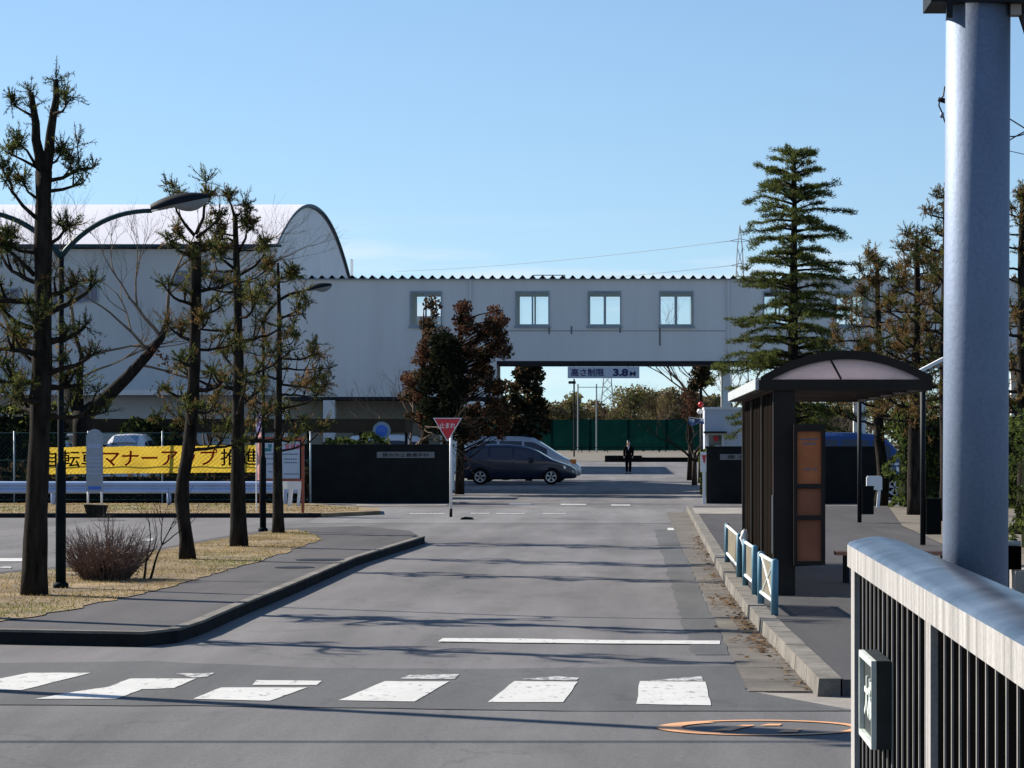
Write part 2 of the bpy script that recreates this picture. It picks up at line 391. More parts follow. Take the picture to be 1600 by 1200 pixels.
# ================================================================== ground, road, kerbs
R = random.Random(7)
def rag(pts, a=.05, st=.35):
    out = []
    for i, q in enumerate(pts):
        b = pts[(i + 1) % len(pts)]; L = math.hypot(b[0] - q[0], b[1] - q[1]); k = max(1, min(120, int(L / st)))
        for j in range(k):
            t = j / k; out.append((q[0] + (b[0] - q[0]) * t + R.uniform(-a, a), q[1] + (b[1] - q[1]) * t + R.uniform(-a, a)))
    return out
def sheet(name, pts, z, mat, label, cat, group=None):
    return struct(name, MB().face([(x, y, z) for x, y in pts]), mat, label, cat, group)
sheet('ground', [(-3000, -3000), (3000, -3000), (3000, 5000), (-3000, 5000)], -.03, M['earth'], 'dry brown open ground reaching the horizon', 'ground')
sheet('road', [(-60, 1), (60, 1), (60, 232), (-60, 232)], 0, M['asphalt'], 'grey asphalt road and forecourt leading through the gate', 'road')
sheet('road', [(-60, 1), (60, 1), (60, 16.9), (-60, 16.9)], .003, M['asphalt_near'], 'smooth grey asphalt of the near cross road', 'road')
# darker strip of asphalt under the crossing, worn patch in front of the gate
def gpoly(pts, z=0.0): return [G(x, y, z) for x, y in pts]
sheet('asphalt_patch', rag(gpoly([(-300, 1040), (240, 1034), (480, 1044), (760, 1046), (1180, 1040), (1168, 1078), (1330, 1106), (1330, 1112), (900, 1112), (300, 1104), (-300, 1100)]), .035, .4), .005, M['asphalt_dark'], 'dark strip of newer asphalt under the crossing stripes', 'road patch')
sheet('asphalt_patch', rag([(.47, 21.4), (.775, 21.4), (.775, 52), (.40, 52)], .025, .5), .004, M['asphalt_dark'], 'long dark repair strip along the gutter edge', 'road patch')
sheet('asphalt_patch', gpoly([(520, 795), (1070, 795), (1060, 818), (480, 818)]), .004, M['asphalt_worn'], 'pale worn asphalt in front of the gate', 'road patch')
sheet('asphalt_patch', gpoly([(1180, 1083), (1340, 1088), (1340, 1112)]), .006, M['concrete'], 'pale concrete apron at the end of the kerb', 'road patch')
sheet('asphalt_patch', gpoly([(1082, 793.5), (1180, 793.5), (1180, 803), (1086, 803)], .124), .128, M['concrete'], 'bright concrete threshold before the right gate wall', 'paving')

# right kerb, gutter, footway
K = sorted(((px - VX) * (H - .12) / (py - VY), F * (H - .12) / (py - VY)) for px, py in [])
KX = [(17.85, 1.215), (19.9, 1.185), (23.4, 1.12), (26.5, 1.085), (31.3, 1.07), (43.4, 1.15), (63.0, 1.275), (66.0, 1.29)]
def kx(Y):
    for (a, xa), (b, xb) in zip(KX, KX[1:]):
        if a <= Y <= b: return xa + (xb - xa) * (Y - a) / (b - a)
    return KX[0][1] if Y < KX[0][0] else KX[-1][1]
ys = [17.85 + i * (66 - 17.85) / 40 for i in range(41)]
mb = MB()
y = 17.85
while y < 65.9:                                   # kerb stones with open joints
    y2 = min(y + .995, 66); j = R.uniform(-.003, .003)
    xa, xb = kx(y) + j, kx(y2) + j
    mb.add([(xa, y, -.05), (xa + .17, y, -.05), (xb + .17, y2, -.05), (xb, y2, -.05), (xa + .015, y, .127 + j / 2), (xa + .17, y, .127), (xb + .17, y2, .127), (xb + .015, y2, .127 + j / 2)],
           [(0, 3, 2, 1), (4, 5, 6, 7), (0, 1, 5, 4), (1, 2, 6, 5), (2, 3, 7, 6), (3, 0, 4, 7)])
    y = y2 + .012
struct('kerb', mb, M['kerb'], 'pale concrete kerb along the right footway', 'kerb')
poly = [(kx(y) + .16, y) for y in ys] + [(40, 66), (40, 17.85)]
struct('pavement', MB().slab(poly, -.06, .12), M['asphalt_foot'], 'grey asphalt footway under the bus shelter', 'pavement')
mb = MB()
y = 18.2
while y < 64:
    y2 = y + 1.9
    za, zb = .010, .010
    mb.face([(.775, y, za), (kx(y) - .003, y, za), (kx(y2) - .003, y2, zb), (.775, y2, zb)])
    y = y2 + .02
struct('gutter', mb, M['gutter'], 'stained concrete gutter beside the right kerb', 'gutter')
struct('soil_bed', MB().face([(x, y, .135) for x, y in [(4.5, 34), (5.0, 30), (40, 30), (40, 65.5), (6.2, 65.5), (5.0, 50)]]), M['soil'], 'bare brown soil bed under the trees on the right', 'soil')
lb = Soup()                                       # leaf litter caught in the gutter
for i in range(420):
    Y = R.uniform(18.2, 48) if R.random() < .7 else R.choice([22.5, 24.5, 28]) + R.gauss(0, .5)
    X = kx(Y) - abs(R.gauss(0, .10)) - .02
    a = R.uniform(0, PI); r = R.uniform(.015, .05); z = .016 + R.uniform(0, .02)
    dx, dy = math.cos(a) * r, math.sin(a) * r
    lb.face([(X - dx, Y - dy, z), (X + dy * .6, Y - dx * .6, z + R.uniform(0, .02)), (X + dx, Y + dy, z + R.uniform(0, .015)), (X - dy * .6, Y + dx * .6, z)])
tag(lb.build('fallen_leaves', M['litter']), 'dry fallen leaves caught in the gutter along the right kerb', 'leaves', kind='stuff')

# left island: kerbed footway with dry lawn
FR = [(-420, 972), (0, 983), (225, 987), (262, 982), (300, 970), (350, 949), (440, 914), (545, 871), (655, 838)]
BK = [(640, 829), (560, 822), (480, 824), (430, 825), (330, 841), (230, 860), (100, 884), (0, 893), (-420, 920)]
fr = gpoly(FR, .12); bk = gpoly(BK, .12)
struct('pavement', MB().slab(fr + bk, -.05, .12), M['asphalt_walk'], 'kerbed traffic island footway on the left', 'pavement')
def offs(pts, d):
    out = []
    for i, p in enumerate(pts):
        a, b = pts[max(i - 1, 0)], pts[min(i + 1, len(pts) - 1)]
        t = Vector((b[0] - a[0], b[1] - a[1], 0)).normalized(); n = Vector((t.y, -t.x, 0))
        out.append((p[0] + n.x * d, p[1] + n.y * d))
    return out
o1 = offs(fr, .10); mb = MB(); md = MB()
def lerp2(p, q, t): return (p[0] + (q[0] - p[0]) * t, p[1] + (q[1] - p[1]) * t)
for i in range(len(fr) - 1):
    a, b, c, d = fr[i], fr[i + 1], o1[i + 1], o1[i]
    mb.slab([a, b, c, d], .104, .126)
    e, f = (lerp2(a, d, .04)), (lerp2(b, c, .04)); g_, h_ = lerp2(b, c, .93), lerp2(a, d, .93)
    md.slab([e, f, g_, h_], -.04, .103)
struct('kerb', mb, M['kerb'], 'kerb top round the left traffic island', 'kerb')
struct('kerb', md, M['kerb_dark'], 'kerb face round the left traffic island, its shade painted dark', 'kerb')
LAWN = [(-420, 960), (0, 972), (120, 950), (235, 925), (310, 903), (420, 872), (505, 842), (470, 828), (430, 829), (330, 845), (230, 864), (100, 888), (0, 897), (-420, 922)]
lw = rag(gpoly(LAWN, .125), .06, .3)
struct('lawn', MB().face([(x, y, .128) for x, y in lw]), M['lawn'], 'patch of dry winter lawn on the left island', 'lawn')
def inside(p, poly):
    c = False; j = len(poly) - 1
    for i in range(len(poly)):
        (xi, yi), (xj, yj) = poly[i], poly[j]
        if (yi > p[1]) != (yj > p[1]) and p[0] < (xj - xi) * (p[1] - yi) / (yj - yi) + xi: c = not c
        j = i
    return c
def blades(poly, n, z, hmin, hmax, wd, name, label, cat):
    xs = [p[0] for p in poly]; yy = [p[1] for p in poly]; b = Soup(); k = 0
    while k < n:
        X, Y = R.uniform(min(xs), max(xs)), R.uniform(min(yy), max(yy))
        if not inside((X, Y), poly): continue
        if math.sin(X * 2.1 + Y * .7) * math.sin(Y * 1.7 - X) < R.uniform(-1.3, .6): k += .3; continue
        k += 1
        h = R.uniform(hmin, hmax); a = R.uniform(0, PI); l = R.gauss(0, h * .6); m = R.gauss(0, h * .6)
        dx, dy = math.cos(a) * wd, math.sin(a) * wd
        b.face([(X - dx, Y - dy, z), (X + dx, Y + dy, z), (X + l, Y + m, z + h)], 1 if math.sin(X * 1.3 + 2) * math.sin(Y * .55 + X) > R.uniform(.15, .8) else 0)
    return tag(b.build(name, [M['blade'], M['blade_green']]), label, cat, kind='stuff')
lwv = [p for p in lw if p[0] > -9.5 or True]
blades([(max(x, -9.6), y) for x, y in lw], 26000, .125, .008, .036, .006, 'grass', 'short straw coloured winter grass on the left island', 'grass')
# far verge behind the side lane
vg = [(-60, 60.0), (-7.0, 60.2), (-5.9, 62.5), (-6.2, 65.5), (-8.5, 70), (-60, 72)]
struct('verge', MB().slab(vg, -.05, .09), M['lawn'], 'narrow dry grass verge behind the side lane', 'verge')
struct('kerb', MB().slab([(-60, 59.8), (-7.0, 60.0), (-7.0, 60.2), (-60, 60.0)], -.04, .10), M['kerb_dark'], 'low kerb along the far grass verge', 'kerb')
blades([(-18, 60.4), (-7.2, 60.5), (-6.4, 62.5), (-6.6, 65), (-8.8, 69.5), (-18, 70)], 9000, .09, .015, .045, .012, 'grass', 'dry grass on the far verge below the guardrail', 'grass')

sheet('asphalt_patch', [((474 - VX) / 58, 70.5), ((702 - VX) / 58, 70.9), ((703 - VX) / 58, 73.55), ((470 - VX) / 58, 73.55)], .012, M['concrete'], 'pale concrete strip at the foot of the left gate wall', 'paving')
# painted markings
def mark(name, pts, mat, label, cat, group=None, z=.009): return sheet(name, gpoly(pts), z, M[mat], label, cat, group)
def wob(pts, a=.6, n=5):
    out = []
    for i, p in enumerate(pts):
        q = pts[(i + 1) % len(pts)]
        for k in range(n):
            t = k / n; out.append((p[0] + (q[0] - p[0]) * t + (R.uniform(-a, a) * 2 if k else 0), p[1] + (q[1] - p[1]) * t + (R.uniform(-a, a) * .35 if k else 0)))
    return out
CW = 'white stripes of the crossing'
mark('crosswalk_stripe', wob([(46, 1053), (142, 1053), (34, 1080), (-95, 1081)]), 'white_paint', 'crossing stripe cut off by the left edge', 'crossing stripe', CW)
mark('crosswalk_stripe', wob([(203, 1062), (306, 1062), (272, 1077), (221, 1079), (182, 1094), (55, 1094), (115, 1083), (170, 1075)]), 'white_paint', 'crossing stripe with a stepped wavy outline, second from the left', 'crossing stripe', CW)
mark('crosswalk_stripe', wob([(275, 1054), (335, 1053), (322, 1060), (300, 1060.5)], .4), 'white_worn', 'small worn white scrap above the stepped stripe', 'crossing stripe', CW)
mark('crosswalk_stripe', wob([(346, 1076), (480, 1076), (421, 1097), (302, 1094)]), 'white_paint', 'crossing stripe below a thin detached bar', 'crossing stripe', CW)
mark('crosswalk_stripe', wob([(401, 1064.5), (503, 1065.5), (495, 1072), (394, 1072)], .4), 'white_paint', 'thin detached bar between two crossing stripes', 'crossing stripe', CW)
mark('crosswalk_stripe', wob([(602, 1066), (702, 1066.5), (648, 1098), (529, 1096)]), 'white_paint', 'leaning crossing stripe below faded slivers, fourth from the left', 'crossing stripe', CW)
mark('crosswalk_stripe', wob([(640, 1056.5), (718, 1055), (711, 1063), (625, 1062)], .4), 'white_worn', 'faded sliver of paint above the fourth crossing stripe', 'crossing stripe', CW)
mark('crosswalk_stripe', wob([(804, 1066), (903, 1067), (880, 1099), (762, 1099)]), 'white_paint', 'crossing stripe left of the straight one', 'crossing stripe', CW)
mark('crosswalk_stripe', wob([(1000, 1066), (1102, 1067), (1111, 1104), (994, 1102)]), 'white_paint', 'straight crossing stripe nearest the right kerb', 'crossing stripe', CW)
mark('crosswalk_stripe', wob([(1036, 1063.5), (1096, 1058.5), (1099, 1065.5), (1010, 1065.5)], .3), 'white_worn', 'faded edge above the straight crossing stripe', 'crossing stripe', CW)
mark('crosswalk_stripe', wob([(815, 1063), (870, 1058.5), (905, 1061), (900, 1065.5)], .3), 'white_worn', 'faded paint above the stripe left of the straight one', 'crossing stripe', CW)
mark('stop_line', [(692, 998.5), (800, 999), (950, 1001.5), (1125, 1002.5), (1125, 1008), (950, 1007), (800, 1005.5), (684, 1003.8)], 'white_paint', 'long white stop line across the lane', 'stop line')
for a, b, yy, lab in ((795, 830, 788, 'white dash across the gate opening below the navy car'), (876, 916, 788.5, 'middle white dash across the gate opening'), (955, 985, 789.5, 'white dash across the gate opening nearest the right wall')):
    mark('road_dash', [(a, yy - .9), (b, yy - .7), (b, yy + 1), (a, yy + .9)], 'white_paint', lab, 'road marking', 'dashes at the gate')
for a, b, yy in ((640, 695, 803), (735, 765, 802.6), (775, 820, 803), (848, 884, 803)):
    mark('road_dash', [(a, yy - .6), (b, yy - .6), (b, yy + .7), (a, yy + .7)], 'white_worn', 'faded white dash on the worn asphalt before the gate', 'road marking', 'faded dashes before the gate')
mark('road_dash', [(1043, 825.5), (1056, 825.5), (1058, 829), (1043, 829)], 'white_paint', 'short white mark near the right gutter', 'road marking')
mark('road_dash', [(-30, 873), (36, 873), (36, 878), (-30, 878)], 'white_paint', 'white parking line in the side lane behind the tall tree', 'road marking')
mark('road_dash', [(-30, 886), (18, 886), (18, 889), (-30, 889)], 'white_worn', 'faded parking line in the side lane at the left edge', 'road marking')
mark('road_dash', [(226, 842), (240, 842), (238, 846), (222, 846)], 'white_worn', 'small white mark in the side lane beside the bare shrub', 'road marking')
# round orange marking with slashes
cx, cy = G(1188, 1138.6); ro, ri = .615, .50
mb = MB(); n = 64
def cp(a, r): return (cx + math.cos(a) * r * 1.0, cy + math.sin(a) * r * .70, .009)
for i in range(n):
    a, b = 2 * PI * i / n, 2 * PI * (i + 1) / n
    k = .76 if math.cos(a) < -.55 else .88
    mb.add([cp(a, ro), cp(b, ro), cp(b, ro * k), cp(a, ro * k)], [(0, 1, 2, 3)])
struct('road_roundel', mb, M['orange_paint'], 'orange painted ring with slashes on the near asphalt', 'road marking')
mb = MB()
for x0, x1, y0, y1 in ((-.28, -.06, -.18, .14), (.10, .2, -.26, -.08), (.02, .1, .1, .2)):
    mb.face([(cx + x0 - .02, cy + y0, .009), (cx + x0 + .1, cy + y0, .009), (cx + x1 + .04, cy + y1, .009), (cx + x1 - .04, cy + y1, .009)])
struct('road_roundel', mb, M['orange_paint'], 'orange slashes inside the painted ring', 'road marking')
for px, py, rr in ((500, 875, .33), (460, 887, .25)):  # flat dark discs laid just above the island footway
    x, y = G(px, py, .12)
    struct('footway_disc', MB().face([(x + math.cos(a * PI / 10) * rr, y + math.sin(a * PI / 10) * rr, .126) for a in range(20)]), M['steel_dark'], 'dark round disc in the island footway' + (', the larger one' if rr > .3 else ', the smaller one'), 'manhole cover')

# ================================================================== corridor building
S45 = F / 92
def cX(px): return (px - VX) / S45
def cZ(py): return H - (py - VY) / S45
XL, XM, XR = cX(440), cX(776), cX(1720)
ZT, ZB, ZB2 = cZ(437), cZ(564), cZ(620)
root = thing('corridor_building', (0, 92, 0), 'long white corridor building bridging the entrance road', 'building')
HOLES = [(cX(a), cX(b), cZ(508), cZ(456)) for a, b in ((641, 690), (806, 858), (919, 970), (1031, 1083), (1193, 1243), (1306, 1356))]
def holed(mb, x0, x1, z0, z1, y0, y1, holes):
    xs = x0
    for a, b, c, d in holes:
        if a < x0 or b > x1: continue
        mb.box(xs, a, y0, y1, z0, z1); mb.box(a, b, y0, y1, z0, c); mb.box(a, b, y0, y1, d, z1); xs = b
    mb.box(xs, x1, y0, y1, z0, z1)
DP = 2.6
mb = MB()
holed(mb, XL, XM, ZB2, ZT, 92, 92.16, HOLES); holed(mb, XM, XR, ZB, ZT, 92, 92.16, HOLES)
mb.box(XL, XL + .16, 92.16, 92 + DP, ZB2, ZT)
mb.build('wall', M['wall'], root)
mb = MB(); holed(mb, XL, XM, ZB2, ZT, 92 + DP - .16, 92 + DP, HOLES); holed(mb, XM, XR, ZB, ZT, 92 + DP - .16, 92 + DP, HOLES)
mb.build('rear_wall', M['wall'], root)
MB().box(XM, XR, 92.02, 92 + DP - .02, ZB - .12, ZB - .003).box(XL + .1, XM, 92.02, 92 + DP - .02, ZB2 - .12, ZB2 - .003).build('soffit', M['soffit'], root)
mb = MB()                                         # folded-plate roof with triangular ribs
pitch = .343; x = XL - .15
while x < XR:
    mb.add([(x, 91.85, ZT + .03), (x + .05, 91.85, ZT + .03), (x + pitch / 2, 91.85, ZT + .155), (x + pitch - .05, 91.85, ZT + .03), (x + pitch, 91.85, ZT + .03),
            (x, 94.75, ZT + .03), (x + .05, 94.75, ZT + .03), (x + pitch / 2, 94.75, ZT + .155), (x + pitch - .05, 94.75, ZT + .03), (x + pitch, 94.75, ZT + .03)],
           [(0, 1, 6, 5), (1, 2, 7, 6), (2, 3, 8, 7), (3, 4, 9, 8)]); x += pitch
mb.build('roof', M['ribbed'], root)
MB().box(XL - .1, XR, 91.9, 92 + DP + .1, ZT + .0, ZT + .028).build('roof_edge', M['alu'], root)
for i, (a, b, c, d) in enumerate(HOLES):
    fr_ = MB(); t = .03; m_ = (a + b) / 2
    fr_.box(a - .012, a + t, 91.96, 92.10, c - .03, d + .03).box(b - t, b + .012, 91.96, 92.10, c - .03, d + .03)
    fr_.box(a + t, b - t, 91.96, 92.10, c - .03, c + t).box(a + t, b - t, 91.96, 92.10, d - t, d + .03)
    fr_.box(m_ - .03, m_ + .03, 92.0, 92.06, c + t, d - t).box(a - .06, b + .06, 91.92, 91.96, c - .09, c - .03)
    f_ = fr_.build('window', M['alu'], root)
    MB().box(a + t, b - t, 92.025, 92.035, c + t, d - t).build('pane', M['glass'], f_)
    rr = MB(); y0 = 92 + DP - .1
    rr.box(a, a + t, y0, y0 + .08, c, d).box(b - t, b, y0, y0 + .08, c, d).box(a + t, b - t, y0, y0 + .08, c, c + t).box(a + t, b - t, y0, y0 + .08, d - t, d).box(m_ - .03, m_ + .03, y0, y0 + .06, c + t, d - t)
    f_ = rr.build('rear_window', M['alu'], root)
    MB().box(a + t, b - t, y0 + .025, y0 + .035, c + t, d - t).build('pane', M['glass'], f_)
for px in (735, 1138):
    MB().tube([(cX(px), 91.95, cZ(438)), (cX(px), 91.95, ZB + .02)], .04, 6).build('downpipe', M['wall'], root)
for px in (1136, 1348, 1600):
    MB().box(cX(px) - .13, cX(px) + .13, 92.2, 92.5, 0, ZB - .12).box(cX(px) - .13, cX(px) + .13, 94.2, 94.5, 0, ZB - .12).build('column', M['wall'], root)
MB().box(cX(1109), cX(1134), 91.6, 92.3, ZB - .30, ZB - .125).build('bracket', M['soffit'], root)
for px in (514,): MB().box(cX(505), cX(523), 92.0, 92.5, 0, ZB2 - .12).build('column', M['wall'], root)
MB().box(cX(688), cX(702), 92.0, 94.6, 0, ZB2 - .12).build('column', M['wall'], root)
MB().box(XL, cX(688), 93.6, 93.75, 0, ZB2 - .12).build('ground_floor_wall', M['beige'], root)
for a, b in ((545, 566), (590, 605),):
    MB().box(cX(a), cX(b), 93.55, 93.6, .2, 2.1).build('door', M['glass_dark'], root)
MB().box(XM, cX(1134), 91.993, 91.999, cZ(517.5), cZ(516.5)).build('panel_joint', M['stone_plate'], root)
for px, y1 in ((858, 522), (1031, 540), (893, 522), (969, 520)):
    MB().box(cX(px) - .03, cX(px) + .03, 91.994, 91.998, cZ(y1), cZ(509.6)).build('stain', M['stone_plate'], root)
lad = MB()                                        # small service rail on the roof
lad.bar((cX(833), 92.6, ZT + .19), (cX(882), 92.6, ZT + .19), .03)
lad.bar((cX(833), 92.6, ZT + .05), (cX(833), 92.6, ZT + .2), .03).bar((cX(882), 92.6, ZT + .05), (cX(882), 92.6, ZT + .2), .03)
lad.build('roof_rail', M['alu'], root)
# hanging height limit sign
s_ = F / 91.8
x0, x1, z0, z1 = (887 - VX) / s_, (999 - VX) / s_, H - (591 - VY) / s_, H - (573 - VY) / s_
root = thing('height_limit_sign', ((x0 + x1) / 2, 91.8, z0), 'white height limit board hanging under the corridor over the road', 'sign')
MB().box(x0, x1, 91.78, 91.84, z0, z1).build('board', M['sign_grey'], root)
mb = MB()
for px in (896, 905, 927, 981, 990): mb.bar(((px - VX) / s_, 92.05, z1 - .02), ((px - VX) / s_, 92.05, ZB - .1), .025)
mb.box(x0 + .1, x1 - .1, 91.84, 92.07, z1 - .06, z1 - .02)
mb.build('hanger', M['steel_dark'], root)
zc = (z0 + z1) / 2
lettering('高さ制限', .27, M['navy'], root, lambda a, b, d: (x0 + .68 + a, 91.775 - d, zc + b), width=1.13, height=.27, bold=.006)
lettering('3.8', .27, M['navy'], root, lambda a, b, d: (x0 + 1.81 + a, 91.775 - d, zc + b), width=.52, height=.26, bold=.014)
lettering('M', .2, M['navy'], root, lambda a, b, d: (x0 + 2.22 + a, 91.775 - d, zc - .04 + b), width=.2, height=.16, bold=.003)

# ================================================================== gymnasium with barrel roof
GX, GL = -12.67, -70.0
GY0, GY1, GA = 95.0, 120.0, 107.4
root = thing('gymnasium', (GX, GY0, 0), 'large pale gymnasium with a white barrel roof', 'building')
EZ = 8.5
def arch(t):                                      # t 0..1 along the span
    Y = GY0 - .3 + t * (GY1 - GY0 + .6); u = (Y - GA) / ((GY1 - GY0) / 2 + .3)
    return Y, EZ + .12 + 2.4 * max(0, 1 - abs(u) ** 2.1)
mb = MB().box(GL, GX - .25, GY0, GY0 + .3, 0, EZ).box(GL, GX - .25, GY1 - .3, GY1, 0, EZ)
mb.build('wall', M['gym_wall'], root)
pts = [arch(i / 40) for i in range(41)]
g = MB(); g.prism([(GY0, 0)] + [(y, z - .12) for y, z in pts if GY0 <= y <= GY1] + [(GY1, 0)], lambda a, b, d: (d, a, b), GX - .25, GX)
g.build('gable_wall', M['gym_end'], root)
rf = MB()
for i in range(40):
    (a, za), (b, zb) = pts[i], pts[i + 1]
    rf.add([(GL, a, za), (GX + .10, a, za), (GX + .10, b, zb), (GL, b, zb)], [(0, 1, 2, 3)])
rf.build('roof', M['roof_white'], root, True)
ed = MB()
for i in range(40):
    (a, za), (b, zb) = pts[i], pts[i + 1]
    th = .11 if a < GA - 2 else .11 - .08 * min(1, (a - GA + 2) / 4)
    ed.add([(GX + .01, a, za - th), (GX + .12, a, za - th), (GX + .12, a, za + .02), (GX + .12, b, zb - th), (GX + .12, b, zb + .02), (GX + .01, b, zb - th)], [(1, 3, 4, 2), (0, 5, 3, 1)])
ed.build('verge_trim', M['fascia'], root)
MB().box(GL, GX + .27, GY0 - .36, GY0 - .302, EZ + .05, EZ + .14).build('fascia', M['fascia'], root)
sg = F / 95
for a, b, c, d in ((72, 96, 452, 476), (106, 128, 450, 472), (131, 152, 448, 470), (276, 312, 424, 452), (334, 361, 424, 450), (0, 30, 452, 474)):
    xa, xb, za, zb = (a - VX) / sg, (b - VX) / sg, H - (d - VY) / sg, H - (c - VY) / sg
    f_ = MB().box(xa - .04, xb + .04, GY0 - .05, GY0 - .005, za - .04, za).box(xa - .04, xb + .04, GY0 - .05, GY0 - .005, zb, zb + .04).box(xa - .04, xa, GY0 - .05, GY0 - .005, za, zb).box(xb, xb + .04, GY0 - .05, GY0 - .005, za, zb).box((xa + xb) / 2 - .02, (xa + xb) / 2 + .02, GY0 - .05, GY0 - .02, za, zb).build('window', M['alu'], root)
    MB().box(xa, xb, GY0 - .018, GY0 - .006, za, zb).build('pane', M['win_purple'], f_)
lo = MB().box(GL, GX + .1, 93.4, 94.99, 3.32, 3.5).build('canopy', M['wall'], root)
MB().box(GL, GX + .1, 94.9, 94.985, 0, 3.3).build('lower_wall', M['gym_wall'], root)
MB().bar((GX + .1, 119.6, EZ + .2), (GX + .1, 119.6, EZ + 1.3), .05).bar((GX + .1, 120.2, EZ + .1), (GX + .1, 120.2, EZ + 1.3), .05).bar((GX + .1, 119.6, EZ + 1.3), (GX + .1, 120.2, EZ + 1.3), .05).build('roof_rail', M['white'], root)

# bicycle shed: long low brown roof on posts
root = thing('bicycle_shed', (-13, 82, 0), 'long low shed with a brown roof edge before the white building', 'shed')
ss = F / 82
MB().box(-27, (640 - VX) / ss, 80.5, 83, H - (676 - VY) / ss, H - (655 - VY) / ss).build('roof', M['shed_brown'], root)
for px in (192, 290, 390, 478, 560, 632):
    X = (px - VX) / ss; MB().box(X - .04, X + .04, 82.6, 82.7, 0, H - (676 - VY) / ss).build('post', M['steel_dark'], root)
MB().box(-27, (640 - VX) / ss, 82.9, 82.96, 0, 1.6).build('rear_panel', M['soffit'], root)

# gate walls
root = thing('gate_wall', (-7, 73.6, 0), 'low dark stone gate wall left of the road with a grey name plate', 'wall')
sw = F / 73.6
xa, xb = (476 - VX) / sw, (703 - VX) / sw
MB().box(xa, xb, 73.6, 74.2, 0, H - (697 - VY) / sw).build('wall', M['stone_black'], root)
MB().box(xa - .03, xb + .03, 73.57, 74.23, H - (697 - VY) / sw, H - (696 - VY) / sw + .03).build('coping', M['stone_black'], root)
pa, pb, pc, pd = (589 - VX) / sw, (679 - VX) / sw, H - (715.5 - VY) / sw, H - (706 - VY) / sw
p_ = MB().box(pa, pb, 73.56, 73.6, pc, pd).build('name_plate', M['stone_plate'], root)
lettering('横浜市立養護学校', .1, M['black'], p_, lambda a, b, d: ((pa + pb) / 2 + a, 73.556 - d, (pc + pd) / 2 + b), width=1.28, height=.105)
root = thing('gate_wall', (4.4, 73.6, 0), 'low dark stone gate wall right of the road, behind the bus shelter', 'wall')
xa, xb = (1104 - VX) / sw, (1372 - VX) / sw
MB().box(xa, xb, 73.6, 74.2, 0, H - (700 - VY) / sw).build('wall', M['stone_black'], root)
MB().box(xa - .03, xb + .03, 73.57, 74.23, H - (700 - VY) / sw, H - (699 - VY) / sw + .03).build('coping', M['stone_black'], root)
pa, pb, pc, pd = (1125 - VX) / sw, (1215 - VX) / sw, H - (718.5 - VY) / sw, H - (709.5 - VY) / sw
p_ = MB().box(pa, pb, 73.56, 73.6, pc, pd).build('name_plate', M['stone_plate'], root)
lettering('環 浜 市 立', .1, M['black'], p_, lambda a, b, d: (pa + .72 + a, 73.556 - d, (pc + pd) / 2 + b), width=1.05, height=.105)

# guard hut behind the right gate wall
sh = F / 86
hx0, hx1, hz = (1101 - VX) / sh, (1166 - VX) / sh, H - (640 - VY) / sh
root = thing('guard_hut', ((hx0 + hx1) / 2, 86, 0), 'small pale guard hut behind the right gate wall', 'hut')
MB().box(hx0, hx1, 86, 88.4, 0, hz).build('wall', M['hut'], root)
MB().box(hx0 - .02, hx1 + .02, 85.96, 88.5, hz, hz + .08).build('roof', M['white'], root)
wx0, wx1, wz0, wz1 = (1104 - VX) / sh, (1131 - VX) / sh, H - (704 - VY) / sh, H - (677 - VY) / sh
MB().box(wx0 - .1, wx1 + .08, 85.5, 85.99, wz1, wz1 + .06).build('window_hood', M['soffit'], root)
f_ = MB().box(wx0, wx0 + .07, 85.93, 85.995, wz0, wz1).box(wx1 - .07, wx1, 85.93, 85.995, wz0, wz1).box(wx0 + .07, wx1 - .07, 85.93, 85.995, wz1 - .05, wz1).build('window', M['white'], root)
MB().box(wx0 + .07, wx1 - .07, 85.985, 85.996, wz0, wz1 - .05).build('pane', M['glass_dark'], f_)
MB().box(wx1 - .3, wx1 - .1, 85.96, 85.982, wz0 + .02, wz0 + .17).build('notice', M['paper'], f_)
MB().disc((wx1 - .26, 85.98, wz1 - .17), .09, (0, -1, 0), .02).build('round_sticker', M['red'], f_)
